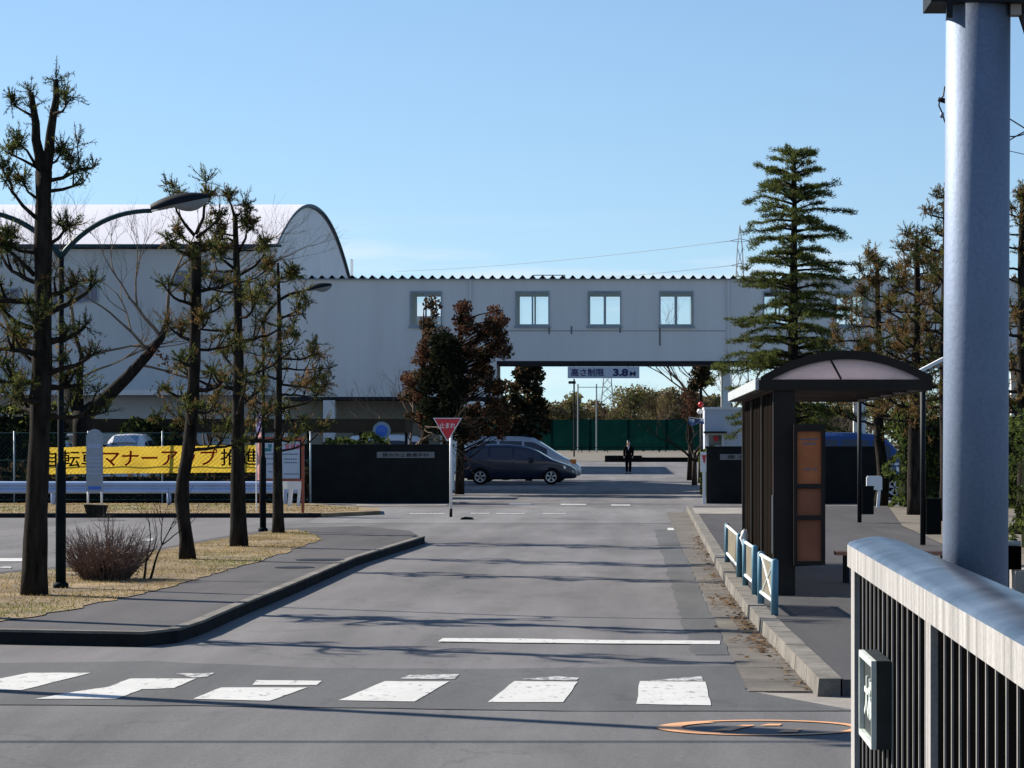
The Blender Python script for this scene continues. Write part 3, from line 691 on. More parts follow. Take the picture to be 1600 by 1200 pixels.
# ================================================================== street lamps
def street_lamp(px, py, split, label, double, arm, head_l):
    X, Y = G(px, py, .125); s = F / Y; z = lambda yy: H - (yy - VY) / s
    root = thing('street_lamp', (X, Y, .125), label, 'street lamp', 'street lamps along the left island')
    zt = z(split); zc = z(730) if double else z(717)
    MB().tube([(X, Y, .12), (X, Y, .17), (X, Y, .19)], [.085, .085, .06], 14).build('base', M['lamp_pole'], root, True)
    MB().tube([(X, Y, .17), (X, Y, zc), (X, Y, zc + .06), (X, Y, zt)], [.056, .056, .034, .034], 12).build('pole', M['lamp_pole'], root, True)
    for sg in ((1, -1) if double else (1,)):
        rise, run = arm
        pts = []
        for i in range(13):
            t = i / 12
            pts.append((X + sg * run * (t ** 1.25 * .55 + t * .45), Y, zt + rise * (1 - (1 - t) ** 2.1)))
        MB().tube(pts, [.032 - .008 * i / 12 for i in range(13)], 10).build('arm', M['lamp_green'] if double else M['lamp_pole'], root, True)
        ex, ez = pts[-1][0], pts[-1][2]
        tl = .22
        hd = MB(); ln = MB(); n = 14; prev = None
        rows = []
        for i in range(n + 1):
            t = i / n; xx = t * head_l
            wv = math.sin(PI * min(1, t * .86 + .12)) ** .6
            hu = .10 * math.sin(PI * min(1, t * .80 + .14)) ** .8 * head_l / .62
            rows.append((xx, .10 * wv * head_l / .62 + .012, hu + .018, .012 if t < .38 else .085 * math.sin(PI * (t - .38) / .62) ** .8 * head_l / .62 + .012))
        def P(xx, yy, zz): return (ex + sg * (xx * math.cos(tl) - zz * math.sin(tl)), Y + yy, ez + xx * math.sin(tl) + zz * math.cos(tl))
        m_ = 10
        for bld, up in ((hd, 1), (ln, -1)):
            vs = []
            for xx, wy, hu, hl in rows:
                for k in range(m_ + 1):
                    a = PI * k / m_; vs.append(P(xx, -wy * math.cos(a) * (1 if up > 0 else .93), (hu if up > 0 else -hl) * math.sin(a)))
            fs = [(i * (m_ + 1) + k, i * (m_ + 1) + k + 1, (i + 1) * (m_ + 1) + k + 1, (i + 1) * (m_ + 1) + k) for i in range(n) for k in range(m_)]
            bld.add(vs, fs)
        h_ = hd.build('lamp_head', M['steel_dark'], root, True)
        ln.build('lens', M['lens'], h_, True)
    return root
street_lamp(95, 919, 402, 'tall twin armed street lamp at the bare shrub, its right head against the sky', True, (.50, .98), .63)
street_lamp(411, 830, 500, 'street lamp with one lit grey head, half hidden among the smaller pines', False, (.50, .74), .48)

# ================================================================== bus shelter
Y0, Y1, ZF = 27.6, 35.6, .12
root = thing('bus_shelter', (2.1, Y0, ZF), 'dark brown bus shelter with an arched frosted roof on the right footway', 'bus shelter')
xL, xR, zs, za = 1.305, 3.06, 2.33, 2.60
def arc(t, dz=0): return xL + (xR - xL) * t, zs + dz + (za - zs) * (1 - (2 * t - 1) ** 2)
n = 24
mb = MB()
for i in range(n):
    (a, ya), (b, yb) = arc(i / n), arc((i + 1) / n)
    mb.add([(a, Y0, ya + .005), (b, Y0, yb + .005), (b, Y1, yb + .005), (a, Y1, ya + .005)], [(0, 1, 2, 3)])
mb.build('roof_sheet', M['poly'], root, True)
fr_ = MB()
def arcbar(y, d, t0, t1):
    for i in range(n):
        (a, u), (b, v) = arc(i / n), arc((i + 1) / n)
        fr_.add([(a, y, u + t0), (b, y, v + t0), (b, y, v + t1), (a, y, u + t1), (a, y + d, u + t0), (b, y + d, v + t0), (b, y + d, v + t1), (a, y + d, u + t1)],
                [(0, 1, 2, 3), (7, 6, 5, 4), (0, 4, 5, 1), (3, 2, 6, 7)])
arcbar(Y0 - .05, .10, -.055, .035)
for k in range(1, 5): arcbar(Y0 + k * (Y1 - Y0) / 5, .05, -.05, .0)
arcbar(Y1 - .06, .08, -.055, .03)
for y in (Y0 - .048, Y1 - .05): fr_.box(xL - .02, xR, y, y + .09, 2.225, 2.335)
fr_.box(xL + .03, xL + .11, Y0 + .05, Y1 - .06, 2.225, 2.33).box(xR - .1, xR - .02, Y0 + .05, Y1 - .06, 2.225, 2.33)
for k in range(1, 5): y = Y0 + k * (Y1 - Y0) / 5; fr_.box(xL + .12, xR - .1, y - .02, y + .04, 2.235, 2.30)
fr_.build('roof_frame', M['brown_steel'], root)
gp_ = MB(); gp_.prism([(xL + .02, zs + .008)] + [arc(i / n, -.05) for i in range(1, n)] + [(xR - .02, zs + .008)], lambda a, b, d: (a, d, b), Y0 - .02, Y0 - .012)
g_ = gp_.build('gable_pane', M['poly'], root)
MB().bar((2.13, Y0 - .03, zs + .01), (2.02, Y0 - .03, za - .06), .02).build('glazing_bar', M['steel_dark'], g_)
MB().box(xL - .055, xL - .022, Y0, Y1, 2.235, 2.345).build('gutter', M['zinc'], root)
for y in (Y0, Y0 + 2.6, Y0 + 5.2, Y1 - .12):
    wd = .225 if y == Y0 else .12
    MB().box(1.434, 1.434 + wd, y, y + .12, ZF, 2.225).build('post', M['brown_steel'], root)
for i in range(3):
    a, b = Y0 + .12 + i * 2.6, Y0 + 2.6 + i * 2.6 - (.0 if i < 2 else .12)
    p_ = MB()
    k = 3
    for j in range(k):
        c, d = a + (b - a) * j / k + .012, a + (b - a) * (j + 1) / k - .012
        p_.box(1.46, 1.485, c, d, ZF + .10, 2.22)
    p_.build('side_panel', M['smoke'], root)
    q = MB()
    for j in range(1, k): y = a + (b - a) * j / k; q.box(1.452, 1.458, y - .010, y + .010, ZF + .08, 2.22)
    q.box(1.44, 1.50, a, b, ZF + .02, ZF + .095)
    q.build('panel_rail', M['brown_steel'], root)
MB().box(1.422, 1.432, Y0 + .03, Y0 + .05, .55, 1.15).build('edge_strip', M['zinc'], root)
# display case on the front post
s_ = F / Y0
dx0, dx1, dz0, dz1 = (1239 - VX) / s_, (1288 - VX) / s_, H - (882 - VY) / s_, H - (663 - VY) / s_
t = thing('display_case', ((dx0 + dx1) / 2, Y0 - .10, dz0), 'tall narrow display case with three orange brown panels on the shelter post', 'display case')
fr_ = MB(); ya, yb = Y0 - .15, Y0 - .055
pz = [(H - (757 - VY) / s_ + .008, H - (674 - VY) / s_), (H - (806 - VY) / s_ + .008, H - (763 - VY) / s_ + .0), (H - (876 - VY) / s_, H - (812 - VY) / s_)]
fr_.box(dx0, dx0 + .035, ya, yb, dz0, dz1).box(dx1 - .04, dx1, ya, yb, dz0, dz1)
zz = [dz1] + [v for p in pz for v in (p[1], p[0])] + [dz0]
for i in range(0, 8, 2): fr_.box(dx0 + .035, dx1 - .04, ya, yb, zz[i + 1], zz[i])
fr_.build('frame', M['brown_steel'], t)
for i, (a, b) in enumerate(pz):
    p_ = MB().box(dx0 + .035, dx1 - .04, ya + .03, ya + .045, a, b).build('panel', M['orange_panel' if i == 0 else 'brown_panel'], t)
    if i == 0:
        q = MB()
        for zz_, c, d in ((b - .09, .03, .2), (b - .135, .06, .185), (a + .14, .06, .14), (a + .14, .16, .2)):
            x = dx0 + .035 + c
            while x < dx0 + .035 + d: q.box(x, x + .012, ya + .026, ya + .029, zz_, zz_ + .018); x += .017
        q.build('lettering', M['print'], p_)
MB().prism([(1.66, .12 + .30), (dx1, dz0 - .002), (dx0, dz0 - .002), (1.62, dz0 - .002), (1.62, .42)], lambda a, b, d: (a, d, b), Y0 - .04, Y0 - .005).build('bracket', M['brown_steel'], t)
# bench in the shelter
bx0, bY = (1306 - VX) / 140, 30.0
t = thing('bench', (2.7, bY, ZF), 'low bench with orange wooden seat in the bus shelter', 'bench')
for k in range(3): MB().box(bx0, bx0 + 1.3, bY + k * .11, bY + k * .11 + .09, .43, .47).build('seat_board', M['bench_wood'], t)
for x in (bx0 + .1, bx0 + 1.2): MB().box(x, x + .05, bY + .02, bY + .3, ZF, .43).build('leg', M['steel_dark'], t)

# slim posts with a dark box behind the shelter
def box_post(px, py, top, label, panel):
    X, Y = G(px, py, .135)
    t = thing('box_post', (X, Y, .135), label, 'post', 'slim posts with a dark box')
    MB().tube([(X, Y, .13), (X, Y, top)], .042, 10).build('post', M['steel_dark'], t, True)
    MB().box(X + .045, X + .27, Y - .09, Y + .1, .29, .82).box(X + .035, X + .28, Y - .1, Y + .11, .82, .84).build('box', M['box_dark'], t)
    if panel:
        T = Matrix.Translation((X + .1, Y, top + .02)) @ Matrix.Rotation(-.48, 4, 'Y')
        p_ = MB().box(-.22, .26, -.2, .2, .0, .05, T=T).build('panel', M['white'], t)
        q = MB()
        for k in range(4): q.box(-.1 + k * .1, -.07 + k * .1, -.15, .15, -.06, -.003, T=T)
        q.build('bracket', M['alu'], p_)
box_post(1442, 851, 2.80, 'slim post with a dark box, carrying a tilted white panel near the big pole', True)
box_post(1343, 816, 2.6, 'slim post with a dark box, seen through the shelter', False)

# blue pipe fences along the kerb
def pipe_fence(xa, ya, xb, yb, label, brace=False):
    t = thing('pipe_fence', (xa, ya, ZF), label, 'fence', 'low blue pipe fences along the kerb')
    a, b = Vector((xa, ya, 0)), Vector((xb, yb, 0)); z1, z0 = .60, .24
    for p in (a, b):
        MB().tube([p + Vector((0, 0, ZF - .02)), p + Vector((0, 0, .62)), p + Vector((0, 0, .635))], [.034, .034, .02], 12).build('post', M['rail_blue'], t, True)
    for z in (z0, z1):
        MB().tube([a + Vector((0, 0, z)), b + Vector((0, 0, z))], .019, 8).build('rail', M['rail_white'], t, True)
    q = MB(); d = (b - a)
    e0, e1 = a + d * .05, b - d * .05; zm = (z0 + z1) / 2
    for u, v in (((.05, z0), (.5, zm)), ((.5, zm), (.95, z1)), ((.05, z1), (.5, zm)), ((.5, zm), (.95, z0))):
        q.tube([a + d * u[0] + Vector((0, 0, u[1])), a + d * v[0] + Vector((0, 0, v[1]))], .011, 6)
    if brace: q.build('brace', M['rail_white'], t)
    MB().face([e0 + Vector((.004, 0, z0 + .02)), e1 + Vector((.004, 0, z0 + .02)), e1 + Vector((.004, 0, z1 - .02)), e0 + Vector((.004, 0, z1 - .02))]).build('mesh', M['mesh_grey'], t)
pipe_fence(1.28, 24.4, 1.236, 26.1, 'low pale blue pipe fence nearest the crossing, with a cross brace', True)
pipe_fence(1.247, 27.65, 1.222, 29.4, 'low pale blue pipe fence in the middle of the three')
pipe_fence(1.226, 31.2, 1.222, 35.1, 'longest low blue pipe fence, at the far end of the three')
b = MB(); rr = random.Random(3)
pts = []
for i in range(7):
    for k in range(10):
        a, e = 2 * PI * k / 10, PI * i / 6
        r = .055 * (1 + rr.uniform(-.25, .3)); pts.append((1.262 + math.cos(a) * math.sin(e) * r * .8, 30.7 + math.sin(a) * math.sin(e) * r, .60 + math.cos(e) * r * 1.6))
b.add(pts, [(i * 10 + k, i * 10 + (k + 1) % 10, (i + 1) * 10 + (k + 1) % 10, (i + 1) * 10 + k) for i in range(6) for k in range(10)])
tag(b.build('plastic_bag', M['white'], None, True, loc=(1.262, 30.7, .5)), 'crumpled white plastic bag hung on the blue fence', 'bag')

# ================================================================== bridge parapet in the right foreground
def px0(Y): return .953 + (Y - 6.57) * (1.037 - .953) / (13.0 - 6.57)
PY0, PY1, PT = 4.6, 13.05, 1.22
root = thing('parapet', (px0(9), 9, 0), 'low bridge parapet with pale coping over black vertical slats', 'parapet')
prof = [(0, 1.095), (0, 1.20), (.012, 1.213)] + [(.012 + .256 * i / 10, 1.213 + .026 * math.sin(PI * i / 10)) for i in range(1, 10)] + [(.268, 1.213), (.28, 1.20), (.28, 1.095)]
ny = 40
vs = []; fs = []; ms = []
np_ = len(prof)
for i in range(ny + 1):
    Y = PY0 + (PY1 - PY0) * i / ny
    for a, z in prof: vs.append((px0(Y) + a, Y, z))
cp_ = MB()
for i in range(ny):
    for k in range(np_):
        k2 = (k + 1) % np_
        q = (i * np_ + k, i * np_ + k2, (i + 1) * np_ + k2, (i + 1) * np_ + k)
        fs.append(q); ms.append(1 if 1 <= k <= np_ - 3 else 0)
cp_.v = vs; cp_.f = [list(q) for q in fs]; cp_.m = ms
cp_.f.append(list(range(np_))); cp_.m.append(0); cp_.f.append([ny * np_ + k for k in range(np_)]); cp_.m.append(0)
o = cp_.build('coping', [M['coping_face'], M['coping']], root, True)
try:
    o.data.set_sharp_from_angle(angle=math.radians(35))
except Exception: pass
for Y, wd in ((PY1 - .22, .2), (9.1, .15), (5.2, .15)):
    X = px0(Y + wd / 2); MB().box(X + .018, X + .2, Y, Y + wd, 0, 1.094).build('post', M['coping_face'], root)
Y = PY1 - .24
edges = [PY1 - .24, 9.26, 9.09, 5.36, 5.19, 4.6]
for hi, lo in ((PY1 - .24, 9.26), (9.09, 5.36), (5.19, 4.6)):
    L = hi - lo; n_ = max(1, round((L - .25) / .235)); y = hi - .25; step = (L - .25) / n_
    X = px0(hi - .12); MB().box(X + .045, X + .075, hi - .25, hi, .04, 1.094).build('slat', M['slat'], root)
    for k in range(n_):
        ya, yb = y - step * (k + 1), y - step * k
        X = px0((ya + yb) / 2)
        sl_ = MB().box(X + .045, X + .075, ya + .001, yb - .016, .04, 1.094).build('slat', M['slat'], root)
        MB().box(X + .0385, X + .07, yb - .0155, yb - .0005, .04, 1.094).build('slat_edge', M['slat_edge'], sl_)
X = px0(11.2)
t = thing('name_plaque', (X, 11.2, .45), 'dark bronze plaque with a pale rim fixed to the black slats', 'plaque')
MB().box(X - .028, X + .03, 10.9, 11.5, .45, .81).build('plate', M['bronze'], t)
MB().box(X - .05, X - .029, 10.9, 11.5, .785, .81).box(X - .05, X - .029, 10.9, 11.5, .45, .475).box(X - .05, X - .029, 11.478, 11.5, .475, .785).box(X - .05, X - .029, 10.9, 10.908, .475, .785).build('rim', M['verdigris'], t)
lettering('大橋', .2, M['verdigris'], t, lambda a, b, d: (X - .030 - d * 2, 11.2 - a, .63 + b), width=.40, height=.17, bold=.006, name='relief')
# big galvanised pole
PX, PY, PR = 1.470, 11.5, .139
root = thing('sign_pole', (PX, PY, 0), 'thick galvanised steel pole standing behind the parapet', 'pole')
MB().tube([(PX - .012, PY, 0), (PX - .005, PY, 2), (PX + .008, PY, 4.2)], [PR + .001, PR, PR - .002], 48).build('shaft', M['galv'], root, True)
zb = H + (690 - 12) / (F / PY)
MB().box(PX - .215, PX + .5, PY - .16, PY + .16, zb, zb + .07).box(PX - .15, PX - .125, PY - .17, PY - .14, zb - .07, zb + .02).build('clamp', M['steel_dark'], root)
MB().tube([(PX + .17, PY - .05, zb + .01), (PX + .185, PY - .05, zb - .05), (PX + .205, PY - .05, zb - .12), (PX + .24, PY - .05, zb - .2), (PX + .3, PY - .05, zb - .26)], [.018, .014, .012, .012, .012], 8).build('cable', M['wire'], root, True)
MB().box(PX + .13, PX + .175, PY - .1, PY - .03, zb - .045, zb).build('junction', M['slat_edge'], root)
# curved low barrier behind the pole
root = thing('curved_barrier', (1.85, 14, 0), 'low curved dark barrier with a pale top edge behind the pole', 'barrier')
cv = [(1.655, 1.095), (1.70, 1.125), (1.76, 1.148), (1.84, 1.163), (1.93, 1.168), (2.02, 1.166)]
MB().prism(cv + [(2.02, 1.045), (1.62, 1.045)], lambda a, b, d: (a, d, b - .012), 14.0, 14.06).build('panel', M['slat'], root)
MB().tube([(a, 14.03, b) for a, b in cv], .016, 8).build('rail', M['slat_edge'], root, True)
for x in (1.85, 1.945): MB().tube([(x, 14.03, 0), (x, 14.03, 1.04)], .017, 10).build('leg', M['galv'], root, True)
mb = MB().slab([(1.975, 13.9), (2.42, 13.9), (2.42, 14.3), (1.975, 14.3)], 0, 1.03)
tag(mb.build('concrete_block', M['concrete'], None, False, loc=(2.2, 14.1, 0)), 'beige concrete block beside the big pole at the right edge', 'block')

# utility pole and cable left of the frame; their shadows lie across the near asphalt
root = thing('utility_pole', (-8, 20.2, 0), 'slim concrete utility pole beyond the left edge, its long shadow crossing the stripes', 'pole')
MB().tube([(-8, 20.2, 0), (-8, 20.2, 7.7)], [.11, .07], 14).build('shaft', M['concrete'], root, True)
MB().box(-8.5, -7.5, 20.0, 20.1, 6.75, 6.82).build('crossarm', M['steel_dark'], root)
MB().tube([(-7.72, 20.15, 5.75), (-7.72, 20.15, 5.8), (-7.72, 20.15, 6.45), (-7.72, 20.15, 6.52)], [.18, .22, .22, .1], 16).build('transformer', M['galv'], root, True)
tag(MB().tube([(-60, 19.75, 6.6), (-30, 19.8, 6.2), (-8, 19.9, 6.32), (14, 19.8, 6.15), (45, 19.75, 6.6)], .03, 6).build('overhead_cable', M['wire'], None, True), 'black overhead cable casting a thin shadow across the near road', 'cable')

# ================================================================== signs
X, Y = G(704.5, 808); s_ = F / Y
root = thing('stop_sign', (X, Y, 0), 'red triangular stop sign on a white post at the road corner', 'sign')
MB().tube([(X, Y, .19), (X, Y, H - (657 - VY) / s_)], .032, 12).build('post', M['white'], root, True)
MB().tube([(X, Y, 0), (X, Y, .19)], .034, 12).build('post_foot', M['black'], root, True)
cx_, zt_, zb_ = (699.5 - VX) / s_, H - (653 - VY) / s_, H - (689 - VY) / s_
hw = 22.5 / s_
def tri(k, dz=0): c = (zt_ * 2 + zb_) / 3; return [(cx_ - hw * k, c + (zt_ - c) * k), (cx_ + hw * k, c + (zt_ - c) * k), (cx_ + hw * .05 * k, c + (zb_ - c) * k), (cx_ - hw * .05 * k, c + (zb_ - c) * k)]
p_ = MB().prism(tri(1), lambda a, b, d: (a, d, b), Y - .055, Y - .036).build('sign_plate', M['white'], root)
MB().prism(tri(.90), lambda a, b, d: (a, d, b), Y - .060, Y - .0552).build('sign_face', M['red'], p_)
lettering('止まれ', .13, M['white'], p_, lambda a, b, d: (cx_ + a, Y - .062 - d, zt_ - .17 + b), width=.36, height=.125, bold=.001)
s_ = F / 76.0; X = (596.5 - VX) / s_; zc = H - (673 - VY) / s_
root = thing('bus_stop_sign', (X, 76, 0), 'round blue and white bus stop sign on two legs behind the wall', 'sign')
p_ = MB().disc((X, 75.99, zc), .255, (0, -1, 0), .03, 32).build('sign_plate', M['pale_blue'], root)
MB().disc((X, 75.958, zc), .165, (0, -1, 0), .006, 28).build('sign_face', M['blue_sign'], p_)
lettering('バス', .1, M['pale_blue'], p_, lambda a, b, d: (X + a, 75.95 - d, zc + b), width=.21, height=.09)
for dx in (-.06, .075): MB().tube([(X + dx, 76.02, 0), (X + dx, 76.02, zc)], .02, 8).build('leg', M['white'], root, True)
# arched information board on the verge
s_ = 65.2; Y = F / s_; X = (148 - VX) / s_
root = thing('information_board', (X, Y, .09), 'pale round topped bus stop board on two legs before the yellow banner', 'sign')
ar = [(X + math.cos(a * PI / 12) * .2, 1.80 + math.sin(a * PI / 12) * .2) for a in range(13)]
p_ = MB().prism([(X + .2, .5)] + ar + [(X - .2, .5)], lambda a, b, d: (a, d, b), Y - .03, Y).build('board', M['pale_blue'], root)
q = MB()
for i, (x, z) in enumerate([(0, 1.55), (0, 1.3), (0, 1.22), (0, 1.12), (0, 1.02), (0, .92)]):
    xx = -.14
    while xx < .12: q.box(X + xx, X + xx + .03, Y - .034, Y - .031, z, z + (.10 if i == 0 else .03)); xx += .05
q.build('lettering', M['guard'], p_)
MB().box(X - .15, X + .16, Y - .036, Y - .031, .55, .63).build('label_strip', M['blue_sign'], p_)
for dx in (-.165, .165): MB().tube([(X + dx, Y + .02, .08), (X + dx, Y + .02, .6)], .025, 8).build('leg', M['white'], root, True)
x, y = G(150, 806, .09)
tag(MB().prism([(x - .24, 0.34), (x + .24, .32), (x + .17, .08), (x - .16, .08)], lambda a, b, d: (a, d, b), y - .15, y + .15).build('stump', M['bark'], None, False, loc=(x, y, .09)), 'short dark stump on the verge kerb under the round topped board', 'stump')
# notice board
Y = 60.7; s_ = F / Y; xa, xb = (405 - VX) / s_, (475 - VX) / s_
zt_, zb_ = H - (683 - VY) / s_, H - (752 - VY) / s_
root = thing('notice_board', ((xa + xb) / 2, Y, .09), 'white notice board in a red brown frame behind the slim pines', 'notice board')
MB().box(xa, xa + .06, Y, Y + .07, .08, zt_).build('leg', M['rust'], root); MB().box(xb - .06, xb, Y, Y + .07, .08, zt_).build('leg', M['rust'], root)
MB().box(xa + .06, xb - .06, Y, Y + .07, zt_ - .07, zt_).box(xa + .06, xb - .06, Y, Y + .07, zb_, zb_ + .05).build('frame', M['rust'], root)
MB().box(xa + .06, xb - .06, Y + .04, Y + .06, zb_ + .05, zt_ - .07).build('backing', M['black'], root)
p_ = MB().box(xa + .08, xb - .10, Y + .03, Y + .039, zb_ + .06, zt_ - .1).build('sheet', M['paper'], root)
q = MB(); qp = MB(); qg = MB()
w_ = xb - xa
for i in range(3): qp.box(xa + .58 * w_ + i * .12, xa + .58 * w_ + i * .12 + .09, Y + .026, Y + .029, zt_ - .27, zt_ - .16)
qg.box(xa + .1, xa + .27, Y + .026, Y + .029, zt_ - .32, zt_ - .25).box(xa + .2, xa + .28, Y + .026, Y + .029, zt_ - .24, zt_ - .16)
for z, a, b in ((zt_ - .4, .12, .3), (zt_ - .4, .52, .86), (zt_ - .5, .12, .28), (zt_ - .51, .55, .8), (zt_ - .59, .55, .82), (zt_ - .62, .12, .3), (zb_ + .15, .55, .86), (zb_ + .2, .2, .28)):
    x = xa + a * w_
    while x < xa + b * w_: q.box(x, x + .035, Y + .026, Y + .029, z, z + .028); x += .05
q.build('lettering', M['print'], p_); qp.build('heading_print', M['print_pink'], p_); qg.build('picture', M['green_print'], p_)
# narrow banner flag
Y = 62.5; s_ = F / Y; X = (402 - VX) / s_
root = thing('banner_flag', (X, Y, .09), 'narrow pink banner flag with a purple head beside the notice board', 'flag')
MB().tube([(X - .02, Y, .08), (X - .02, Y, 2.5)], .014, 6).build('pole', M['white'], root)
fl = MB(); fp = MB()
for m_, z0, z1 in ((fl, .8, 1.92), (fp, 1.93, 2.42)):
    k = 8
    vs = [(X + dx * (1 if z1 < 2 else (1 - (z - 1.93) * 1.2)), Y + .03 * math.sin(i * 1.3 + dx * 9), z) for i, z in enumerate([z0 + (z1 - z0) * j / k for j in range(k + 1)]) for dx in (0, .07, .15)]
    m_.add(vs, [(i * 3 + c, i * 3 + c + 1, i * 3 + c + 4, i * 3 + c + 3) for i in range(k) for c in range(2)])
fl.build('cloth', M['pink_cloth'], root, True); fp.build('head_cloth', M['purple_cloth'], root, True)

# guardrail
Y = 69.0; s_ = F / Y; xb = (470 - VX) / s_
root = thing('guardrail', (-14, Y, 0), 'long white guardrail behind the far verge', 'guardrail')
prof = [(-.02, .37), (-.07, .40), (-.07, .47), (-.01, .50), (-.01, .55), (-.07, .58), (-.07, .65), (-.02, .68)]
mb = MB(); mb.add([(x, Y + a, z) for x in (-28, xb) for a, z in prof], [(i, i + 1, i + 9, i + 8) for i in range(7)])
mb.build('beam', M['guard'], root)
x = (445 - VX) / s_
while x > -28:
    MB().tube([(x, Y + .05, 0), (x, Y + .05, .66)], .057, 10).build('post', M['guard'], root, True); x -= 2.98
# banner on a chain-link fence
Y = 71.5; s_ = F / Y
root = thing('wire_fence', (-15, Y, 0), 'tall wire fence with thin posts behind the guardrail', 'fence')
x = (488 - VX) / s_ - .05
mb = MB()
for z in (1.93, 1.2, .15): mb.tube([(-28, Y, z), (x, Y, z)], .012, 5)
mb.build('rail', M['lamp_green'], root)
while x > -28:
    MB().tube([(x, Y, 0), (x, Y, 1.98)], .022, 8).build('post', M['alu'], root, True); x -= 1.97
mb = MB(); x = -28
xe = (488 - VX) / s_
a = -28 - 1.9
while a < xe:
    for sgn in (1, -1):
        u0, u1 = (a, a + 1.8) if sgn > 0 else (a + 1.8, a)
        p, q = Vector((u0, Y + .02, .14)), Vector((u1, Y + .02, 1.93))
        if min(u0, u1) < -28 or max(u0, u1) > xe: continue
        mb.tube([p, q], .0035, 3, caps=False)
    a += .12
mb.build('mesh', M['lamp_green'], root)
Y = 71.36; s_ = F / Y; bx0, bx1 = (61 - VX) / s_, (409 - VX) / s_
root = thing('banner', ((bx0 + bx1) / 2, Y, .85), 'long yellow cloth banner with black and red writing on the wire fence', 'banner')
def bz(x): return (x - bx0) / (bx1 - bx0) * .06
nb = 40; vs = []
for i in range(nb + 1):
    x = bx0 + (bx1 - bx0) * i / nb; sag = -.02 * abs(math.sin(i * PI / 8))
    for k in range(3): vs.append((x, Y + .015 * math.sin(i * .9 + k), .83 + bz(x) + sag * (k == 2) + k * .365))
c_ = MB().add(vs, [(i * 3 + k, i * 3 + k + 1, i * 3 + k + 4, i * 3 + k + 3) for i in range(nb) for k in range(2)]).build('cloth', M['yellow_cloth'], root, True)
def word(txt, p0, p1, mat): 
    a, b_ = (p0 - VX) / s_, (p1 - VX) / s_; xc = (a + b_) / 2
    lettering(txt, .46, M[mat], c_, lambda u, v, d: (xc + u, Y - .022 - d, 1.235 + bz(xc + u) + v), width=b_ - a, height=.45, bold=.005)
word('自転車', 66, 157, 'black_cloth'); word('マナーアップ', 161, 340, 'red_cloth'); word('推進', 345, 406, 'black_cloth')

# small white barricades
def barricade(X, Y, z, label):
    t = thing('barricade', (X, Y, z), label, 'barricade', 'small white barricades')
    MB().box(X - .17, X + .2, Y - .06, Y + .06, z + .42, z + .72).box(X - .15, X + .18, Y - .05, Y + .05, z + .72, z + .75).build('panel', M['white'], t)
    for dx in (-.13, .10): MB().bar((X + dx, Y, z), (X + dx + .035, Y, z + .42), .07).build('leg', M['white'], t)
barricade((448 - VX) / 61.8, 67.9, .08, 'white barricade on two legs under the notice board, leftmost of the two there')
barricade((464 - VX) / 61.8, 67.4, .08, 'white barricade on two legs against the end of the dark left wall')
x, y = G(1365, 793, .135); barricade(x, y, .135, 'white barricade on two legs before the right gate wall')

# small sign and post at the right wall end
s_ = F / 73.2
root = thing('gate_sign', ((1099 - VX) / s_, 73.2, 0), 'small white sign with a red triangle on a pale post at the right wall end', 'sign')
xa, xb = (1094.5 - VX) / s_, (1103.4 - VX) / s_
MB().box((1098 - VX) / s_, (1102.5 - VX) / s_, 73.2, 73.26, 0, H - (737 - VY) / s_).build('post', M['white'], root)
p_ = MB().box(xa, xb, 73.15, 73.2, H - (737 - VY) / s_, H - (706 - VY) / s_).build('board', M['white'], root)
zz = H - (711 - VY) / s_
MB().prism([(xa + .035, zz), (xb, zz), (xb - .04, zz - .22), (xa + .09, zz - .22)], lambda a, b, d: (a, d, b), 73.14, 73.149).build('triangle', M['red'], p_)
x, y = G(728, 812)
tag(MB().prism([(x - .12, 0), (x + .17, 0), (x + .14, .05), (x - .02, .065), (x - .1, .04)], lambda a, b, d: (a, d, b), y - .12, y + .12).build('stone', M['stone_black'], None, False, loc=(x, y, 0)), 'small dark stone on the road beside the stop sign', 'stone')

